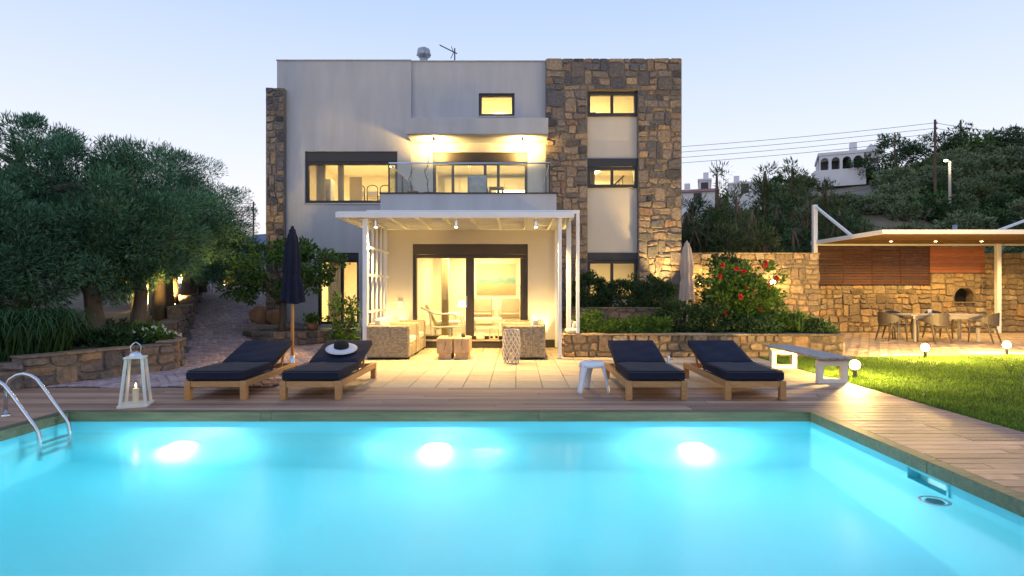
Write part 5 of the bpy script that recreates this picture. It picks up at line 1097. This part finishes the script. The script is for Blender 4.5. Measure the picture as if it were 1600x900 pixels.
# clipped hedges, bed plants
make_bush('clipped_hedge', 'dark clipped hedge ball against the tower window, wide one', 'hedge', (3.3, 15.75, .9), [(0, 0, .42, .98, .5, .52), (-.4, 0, .35, .6, .5, .45), (.5, 0, .35, .55, .5, .45)], 11000, .075, .018, 'leaf_dark', 31, nclump=200, crad=.13, lo=.75)
make_bush('clipped_hedge', 'dark clipped hedge ball beside the pergola posts, narrow one', 'hedge', (1.95, 15.8, .9), [(0, 0, .45, .45, .45, .58)], 6500, .075, .018, 'leaf_dark', 32, nclump=90, crad=.13, lo=.75)
make_bush('flowering_bush', 'tall bush with big red flowers in the flower bed', 'shrub', (5.35, 13.6, .42), [(0, 0, .75, .75, .5, .65), (.35, 0, 1.25, .5, .4, .5), (-.35, 0, 1.15, .4, .35, .45), (.1, 0, .35, .8, .5, .35)], 5200, .11, .03, 'leaf_bright', 33, nclump=110, crad=.2, stems=16, lo=.3)
rng = np.random.default_rng(12); fb = bpy.data.objects['flowering_bush']
for k, (x, z) in enumerate(((4.75, 2.02), (5.0, 1.95), (5.62, 2.0), (5.72, 2.06), (5.25, 1.88), (4.62, 1.75), (6.0, 1.72), (5.5, 1.42), (5.3, 1.5), (5.85, 1.52), (4.85, .92), (5.65, 1.02), (5.1, 1.3))):
    c = np.array([x, 13.6 - rng.uniform(.2, .5), z]); n = 16; d = rng.normal(size=(n, 3)); d[:, 1] -= .5; leaves('flower', np.repeat(c[None], n, 0), d, np.full(n, .075), np.full(n, .032), 'red', fb, rng)
for i, (x, y, rx, rz, nl, mm, l) in enumerate(((3.75, 13.5, .62, .50, 5200, 'leaf_dark', 'dense rounded green shrub in front of the beige parasol'), (4.55, 13.3, .45, .42, 3600, 'leaf_dark', 'rounded green shrub at the foot of the red flowering bush'), (6.3, 13.3, .5, .34, 3600, 'leaf_bright', 'low green shrub between the red flowers and the spiky agave'), (2.3, 12.95, .6, .22, 3400, 'leaf_bright', 'low green bedding plant beside the pergola posts'), (3.0, 13.1, .55, .26, 3200, 'leaf_bright', 'low green bedding plant below the retaining wall'), (5.35, 12.9, .5, .24, 3000, 'leaf_dark', 'low green bedding plant right in front of the red flowering bush'), (1.75, 13.5, .4, .3, 2500, 'leaf_lemon', 'small leafy plant behind the white pergola posts'), (6.75, 12.95, .35, .2, 2200, 'leaf_dark', 'low green plant at the end of the flower bed'))):
    make_bush('bedding_shrub', l, 'shrub', (x, y, .42), [(0, 0, rz * .6, rx, .35, rz)], nl, .08, .017, mm, 70 + i, nclump=70, crad=.13, lo=.5)
make_bush('wall_shrub', 'leafy shrub against the garden wall behind the red flowering bush', 'shrub', (5.75, 16.4, .2), [(0, 0, 1.2, .75, .4, 1.0), (.2, 0, 1.8, .5, .35, .5)], 4200, .11, .028, 'leaf_dark', 91, nclump=70, crad=.2, stems=10, lo=.4)
make_bush('wall_shrub', 'leafy shrub against the garden wall between two wall lamps', 'shrub', (6.95, 16.5, .1), [(0, 0, .9, .6, .4, .75)], 3000, .11, .028, 'leaf_bright', 92, nclump=55, crad=.2, stems=10, lo=.4)
strap_plant('spiky_agave', 'spiky pale agave at the end of the flower bed', 'plant', (6.35, 12.95, .42), 34, .55, .32, .022, 'leaf_lemon', 44, .04, stiff=True)
tag(MB().add([(1.05, 12.7, .42), (7.0, 12.7, .42), (7.0, 15.25, .46), (1.05, 15.25, .46)], [(0, 1, 2, 3)]).add([(1.05, 15.5, .9), (5.1, 15.5, .9), (5.1, 18.1, .95), (1.05, 18.1, .95)], [(0, 1, 2, 3)]).build('flower_bed', 'earth'), kind='structure')
# ================================================================ BACKGROUND RIGHT
# reeds and cypress like trees behind the garden wall
G2 = 'dark tall trees behind the garden wall'
for i, (px, py, Y, w_) in enumerate(((1105, 330, 22, .8), (1120, 262, 25, .55), (1150, 300, 23, .9), (1195, 255, 25, .5), (1175, 320, 24, 1.0), (1238, 250, 26, .95), (1215, 310, 24, 1.0), (1262, 300, 25, .9), (1290, 275, 27, .6), (1310, 320, 24, 1.0), (1135, 350, 21, 1.1), (1185, 355, 21, 1.2), (1240, 350, 21.5, 1.2), (1085, 350, 21.5, .9), (1345, 345, 24, 1.1), (1082, 305, 25, 1.0), (1072, 322, 23, .9), (1130, 300, 26, 1.0))):
    x = (px - 808) / 900 * Y; zt = 1.466 + (452 - py) / 900 * Y; z0 = hz(x, Y) if Y > 22 else 0; h = zt - z0
    make_tree('screen_tree', ('dark green leafy tree rising behind the garden wall', 'olive brown reed like tree behind the garden wall')[i % 3 > 0], 'tree', (x, Y, z0), [(0, 0, -.1), (.03, 0, h * .35), (0, .03, h * .7), (0, 0, h * .95)], [(0, 0, h * .40, w_, w_, h * .36), (0, 0, h * .70, w_ * .62, w_ * .62, h * .3), (.12, 0, h * .9, w_ * .3, w_ * .3, h * .12)], 4200, .26, .022, 'leaf_bamboo' if i % 3 else 'leaf_dark', 70, .38, 200 + i, G2, tr=.08, branches=10, up=.3)
# scrub on the hillside: three bush meshes, many bushes
protos = []
for k in range(4):
    rng = np.random.default_rng(300 + k); E = [(0, 0, .55, 1, 1, .62), (.5, .2, .45, .6, .6, .5), (-.5, -.1, .5, .6, .6, .55)]; C, Cd = ellip_clumps(rng, E, 75, .6); C[:, 2] = np.maximum(C[:, 2], .1)
    P, D = clump_leaves(rng, C, Cd, .2 * rng.uniform(.6, 1.3, 75), 2600, .7, .25); P[:, 2] = np.maximum(P[:, 2], .0); V, F = leaf_arrays(P, D, .16 * rng.uniform(.6, 1.3, 2600), np.full(2600, .036), rng)
    mf = raw_mesh('crown', V, F, ('leaf_scrub', 'leaf_scrub', 'leaf_dark', 'leaf_bamboo')[k]); b = MB()
    for c in C[:8]: b.tube([(0, 0, -.15), tuple(c * .5), tuple(c)], [.05, .035, .01], 5)
    protos.append((mf, b))
stem_me = []
for mf, b in protos: o = b.build('trunk', 'bark'); stem_me.append(o.data); bpy.data.objects.remove(o)
rr = random.Random(77); nb_ = 0; spots = []
for k in range(900):
    Y = rr.uniform(27, 74); x = rr.uniform(.55, 1.0) ** 1 * 0 + rr.uniform(.28, .98) * Y
    s = rr.uniform(1.1, 2.5)
    if Y < 34 and x < .62 * Y: continue
    if .50 < x / Y < .635 and Y > 56: continue
    if 0.58 < x / Y < .66 and 40 < Y < 56 and rr.random() < .8: continue
    if any((x - a) ** 2 + (Y - c) ** 2 < ((s + e) * .62) ** 2 for a, c, e in spots): continue
    spots.append((x, Y, s))
for x, Y, s in spots[:190]:
    k = rr.randrange(4) if rr.random() > .4 else 0; t = thing('hillside_bush', ('grey green rounded scrub bush on the hillside', 'grey green rounded scrub bush on the hillside', 'dark green rounded scrub bush on the hillside', 'yellowish green scrub bush on the hillside')[k], 'bush', (x, Y, hz(x, Y) - .1), rr.uniform(0, 6), 'scrub bushes covering the hillside')
    t.scale = (s, s, s * rr.uniform(.75, 1.1))
    for nm, me in (('crown', protos[k][0]), ('trunk', stem_me[k])): o = bpy.data.objects.new(nm, me); COL.objects.link(o); o.parent = t
# umbrella pines on the ridge
for i, (px, py, Y, r) in enumerate(((1400, 235, 78, 3.6), (1480, 225, 76, 3.4), (1525, 232, 74, 2.6), (1560, 228, 75, 2.6), (1590, 225, 72, 2.4), (1355, 262, 72, 2.8))):
    x = (px - 808) / 900 * Y; z0 = hz(x, Y); zt = 1.466 + (452 - py) / 900 * Y
    make_tree('ridge_pine', 'round headed pine on the ridge among the power poles', 'tree', (x, Y, z0), [(0, 0, -.2), (.1, 0, 1), (0, 0, max(1.4, zt - z0))], [(0, 0, max(1.3, zt - z0), r, r, 1.9), (r * .4, 0, max(1, zt - z0 - .8), r * .7, r * .7, 1.2)], 3500, .45, .07, 'leaf_dark' if i != 2 else 'leaf_bright', 60, .8, 400 + i, 'round headed pines on the ridge', tr=.2)
# white house with arches on the hill
def arch_house():
    Y = 72.; s = Y / 900; x0, x1 = (1284 - 808) * s, (1345 - 808) * s; zt = 1.466 + (452 - 241) * s; zb = 1.466 + (452 - 272) * s
    t = thing('arched_house', 'white hillside house with a row of four arches', 'house', ((x0 + x1) / 2, Y, zb), world=True)
    # gallery front with round arches cut out of the wall
    n_ = 4; pitch = (x1 - x0) / n_; b = MB(); zr = zb + 1.72; hw = pitch * .38
    for k in range(n_):
        cx = x0 + pitch * (k + .5); L_ = x0 + pitch * k; R_ = L_ + pitch
        arcp = [(cx + hw * math.cos(a), zr + hw * math.sin(a)) for a in [i * math.pi / 10 for i in range(11)]]
        b.prism([(R_, Y, zb + .6), (R_, Y, zt), (cx, Y, zt)] + [(p[0], Y, p[1]) for p in reversed(arcp[:6])] + [(cx + hw, Y, zb + .6)], (0, .5, 0)); b.prism([(cx, Y, zt), (L_, Y, zt), (L_, Y, zb + .6), (cx - hw, Y, zb + .6)] + [(p[0], Y, p[1]) for p in reversed(arcp[5:])], (0, .5, 0))
    b.build('arcade', 'white_wall', t); B(x0 - .6, x1 + .2, Y - .3, Y + 7, zb - 1.5, zb + .6).build('terrace_wall', 'white_wall', t); B(x0, x1, Y + 2.2, Y + 7, zb + .6, zt).build('wall', 'white_wall', t); B(x0 - .15, x1 + .15, Y - .1, Y + 7, zt, zt + .35).build('roof', 'white_wall', t)
    for k in range(n_): cx = x0 + pitch * (k + .5); B(cx - .5, cx + .5, Y + 2.15, Y + 2.2, zb + .95, zr + .4).build('window', 'frame', t)
    x2 = (1366 - 808) * s; B(x1 + .01, x2, Y + 1, Y + 7, zb - .5, zt + .2).build('wing', 'white_wall', t); MB().prism([(x1, Y + .8, zt + .2), (x2 + .3, Y + .8, zt + .2), ((x1 + x2) / 2, Y + .8, zt + 1.2)], (0, 6, 0)).build('gable_roof', 'white_wall', t); B(x1 - 1.2, x1 - .4, Y + 3, Y + 3.8, zt + .3, zt + 2.0).build('chimney', 'white_wall', t); B(x1 + .8, x1 + 1.7, Y + .95, Y + 1.0, zb + 1.2, zt - .6).build('window', 'frame', t)
arch_house()
def far_house(px0, px1, py0, py1, Y, label, roof):
    s = Y / 900; x0, x1, zt, zb = (px0 - 808) * s, (px1 - 808) * s, 1.466 + (452 - py0) * s, 1.466 + (452 - py1) * s; t = thing('hill_house', label, 'house', ((x0 + x1) / 2, Y, zb - 3), world=True)
    B(x0, x1, Y, Y + 6, zb - 3, zt).build('wall', 'white_wall', t)
    if roof: MB().prism([(x0 - .3, Y - .3, zt), (x0 - .3, Y + 6.3, zt), (x0 - .3, Y + 3, zt + .8)], (x1 - x0 + .6, 0, 0)).build('roof', 'roof_red', t)
    else: B(x0 - .1, x1 + .1, Y - .1, Y + 6.1, zt, zt + .2).build('roof', 'white_wall', t)
    t.rotation_euler.z = -math.atan2((x0 + x1) / 2, Y)
    n_ = max(1, int((x1 - x0) / 2))
    for k in range(n_): cx = x0 + (k + .5) * (x1 - x0) / n_; B(cx - .4, cx + .4, Y - .03, Y + .01, zb + .1, zb + 1.1).build('window', 'frame', t)
    B(x0 + .5, x0 + 1.1, Y + 2, Y + 2.6, zt, zt + 1.3).build('chimney', 'white_wall', t)
arch_ = bpy.data.objects['arched_house']; arch_.rotation_euler.z = -.42
far_house(1062, 1118, 300, 318, 60, 'low red roofed house beside the tower edge on the slope', True); far_house(1092, 1110, 282, 300, 66, 'small white flat roofed house above the red roof', False); far_house(1140, 1188, 287, 303, 64, 'white flat roofed house half hidden by the reeds', False)
# power poles and lines
def pole(px, pt, pb, Y, label, arms=True, lean=0, r=.13):
    s = Y / 900; x = (px - 808) * s; z1 = 1.466 + (452 - pt) * s; z0 = min(hz(x, Y) if x > 0 else 0, 1.466 + (452 - pb) * s) - .3; t = thing('power_pole', label, 'pole', (x, Y, z0), world=True)
    MB().tube([(x, Y, z0), (x + lean, Y, z1)], [r, r * .75], 10).build('shaft', 'pole', t)
    if arms:
        for k in range(4): MB().lathe([(.05, 0), (.09, .05), (.09, .13), (.04, .18)], 8, (x + lean + .16, Y, z1 - .35 - k * .5)).build('insulator', 'white_plastic', t); B(x + lean, x + lean + .2, Y - .03, Y + .03, z1 - .40 - k * .5, z1 - .36 - k * .5).build('bracket', 'dark_metal', t)
    return Vector((x + lean, Y, z1))
p1 = pole(1461, 187, 312, 54, 'thick dark power pole carrying four wires on the hillside'); p2 = pole(1501, 188, 236, 80, 'thin power pole on the ridge with a slanting brace', False, r=.16); p3 = pole(1517, 208, 236, 80, 'short pole next to the braced one on the ridge', False, r=.14); p4 = pole(1549, 216, 240, 78, 'short thin pole among the ridge pines', False, r=.12)
MB().tube([p2 + Vector((.1, 0, -1)), (p2.x + 1.5, p2.y, p2.z - 4.3)], .12, 8).build('brace', 'pole', bpy.data.objects['power_pole.001'])
p5 = pole(1398, 207, 262, 70, 'thin pole with a ring top beside the ridge pine', False, r=.1); p6 = pole(396, 315, 378, 60, 'dark power pole behind the driveway trees', True, r=.11)
M['wire'] = mat('wire', (.05, .05, .06), .6)
def wire(a, b_, sag, label, r=.022):
    a, b_ = Vector(a), Vector(b_); pts = [a.lerp(b_, i / 16) - Vector((0, 0, sag * 4 * (i / 16) * (1 - i / 16))) for i in range(17)]
    simple('power_line', label, 'wire', MB().tube(pts, r, 5, False), 'wire', tuple(a), group='power lines strung across the hillside')
for k in range(4):
    z = p1.z - .3 - k * .5; wire((p1.x, 54, z), (-22, 62, 15.6 - k * .6), 1.0, 'thin power line running from the thick hillside pole behind the villa'); wire((p1.x, 54, z), (62, 60, 17.5 - k * .5), .5, 'thin power line running from the thick hillside pole along the ridge')
wire((p1.x, 54, p1.z - 1.2), (p5.x, 70, p5.z - 1.5), 1.8, 'slack cable looping from the thick pole to the ring topped pole'); wire((p1.x, 54, p1.z - 5), (20, 50, 9.0), .5, 'cable sloping down from the thick pole to the trees')
for k in range(3): wire((p6.x, 60, p6.z - .2 - k * .4), (-60, 62, 14.5 - k * .9), 1.0, 'thin power line crossing the sky behind the driveway trees'); 
# lit street lamp on the hill
Y = 50; s = Y / 900; x = (1484 - 808) * s; z1 = 1.466 + (452 - 252) * s; t = thing('street_lamp', 'lit street lamp on a short pale pole on the hillside', 'street lamp', (x, Y, hz(x, Y)), world=True)
MB().tube([(x, Y, hz(x, Y) - .3), (x, Y, z1)], .11, 10).build('post', 'greywood', t); MB().tube([(x, Y, z1 - .2), (x - .3, Y - .1, z1 + .1), (x - .5, Y - .2, z1 + .12)], .04, 6).build('arm', 'galv', t); MB().lathe([(.05, .10), (.15, .05), (.12, -.04), (.03, -.07)], 12, (x - .5, Y - .2, z1)).build('head', M.setdefault('street', emit('street_lamp_lens', (1, .86, .55), 25)), t)
light('lamp_glow', 'POINT', (x - .5, Y - .6, z1 - .3), 40, t, (1, .85, .5), .15)
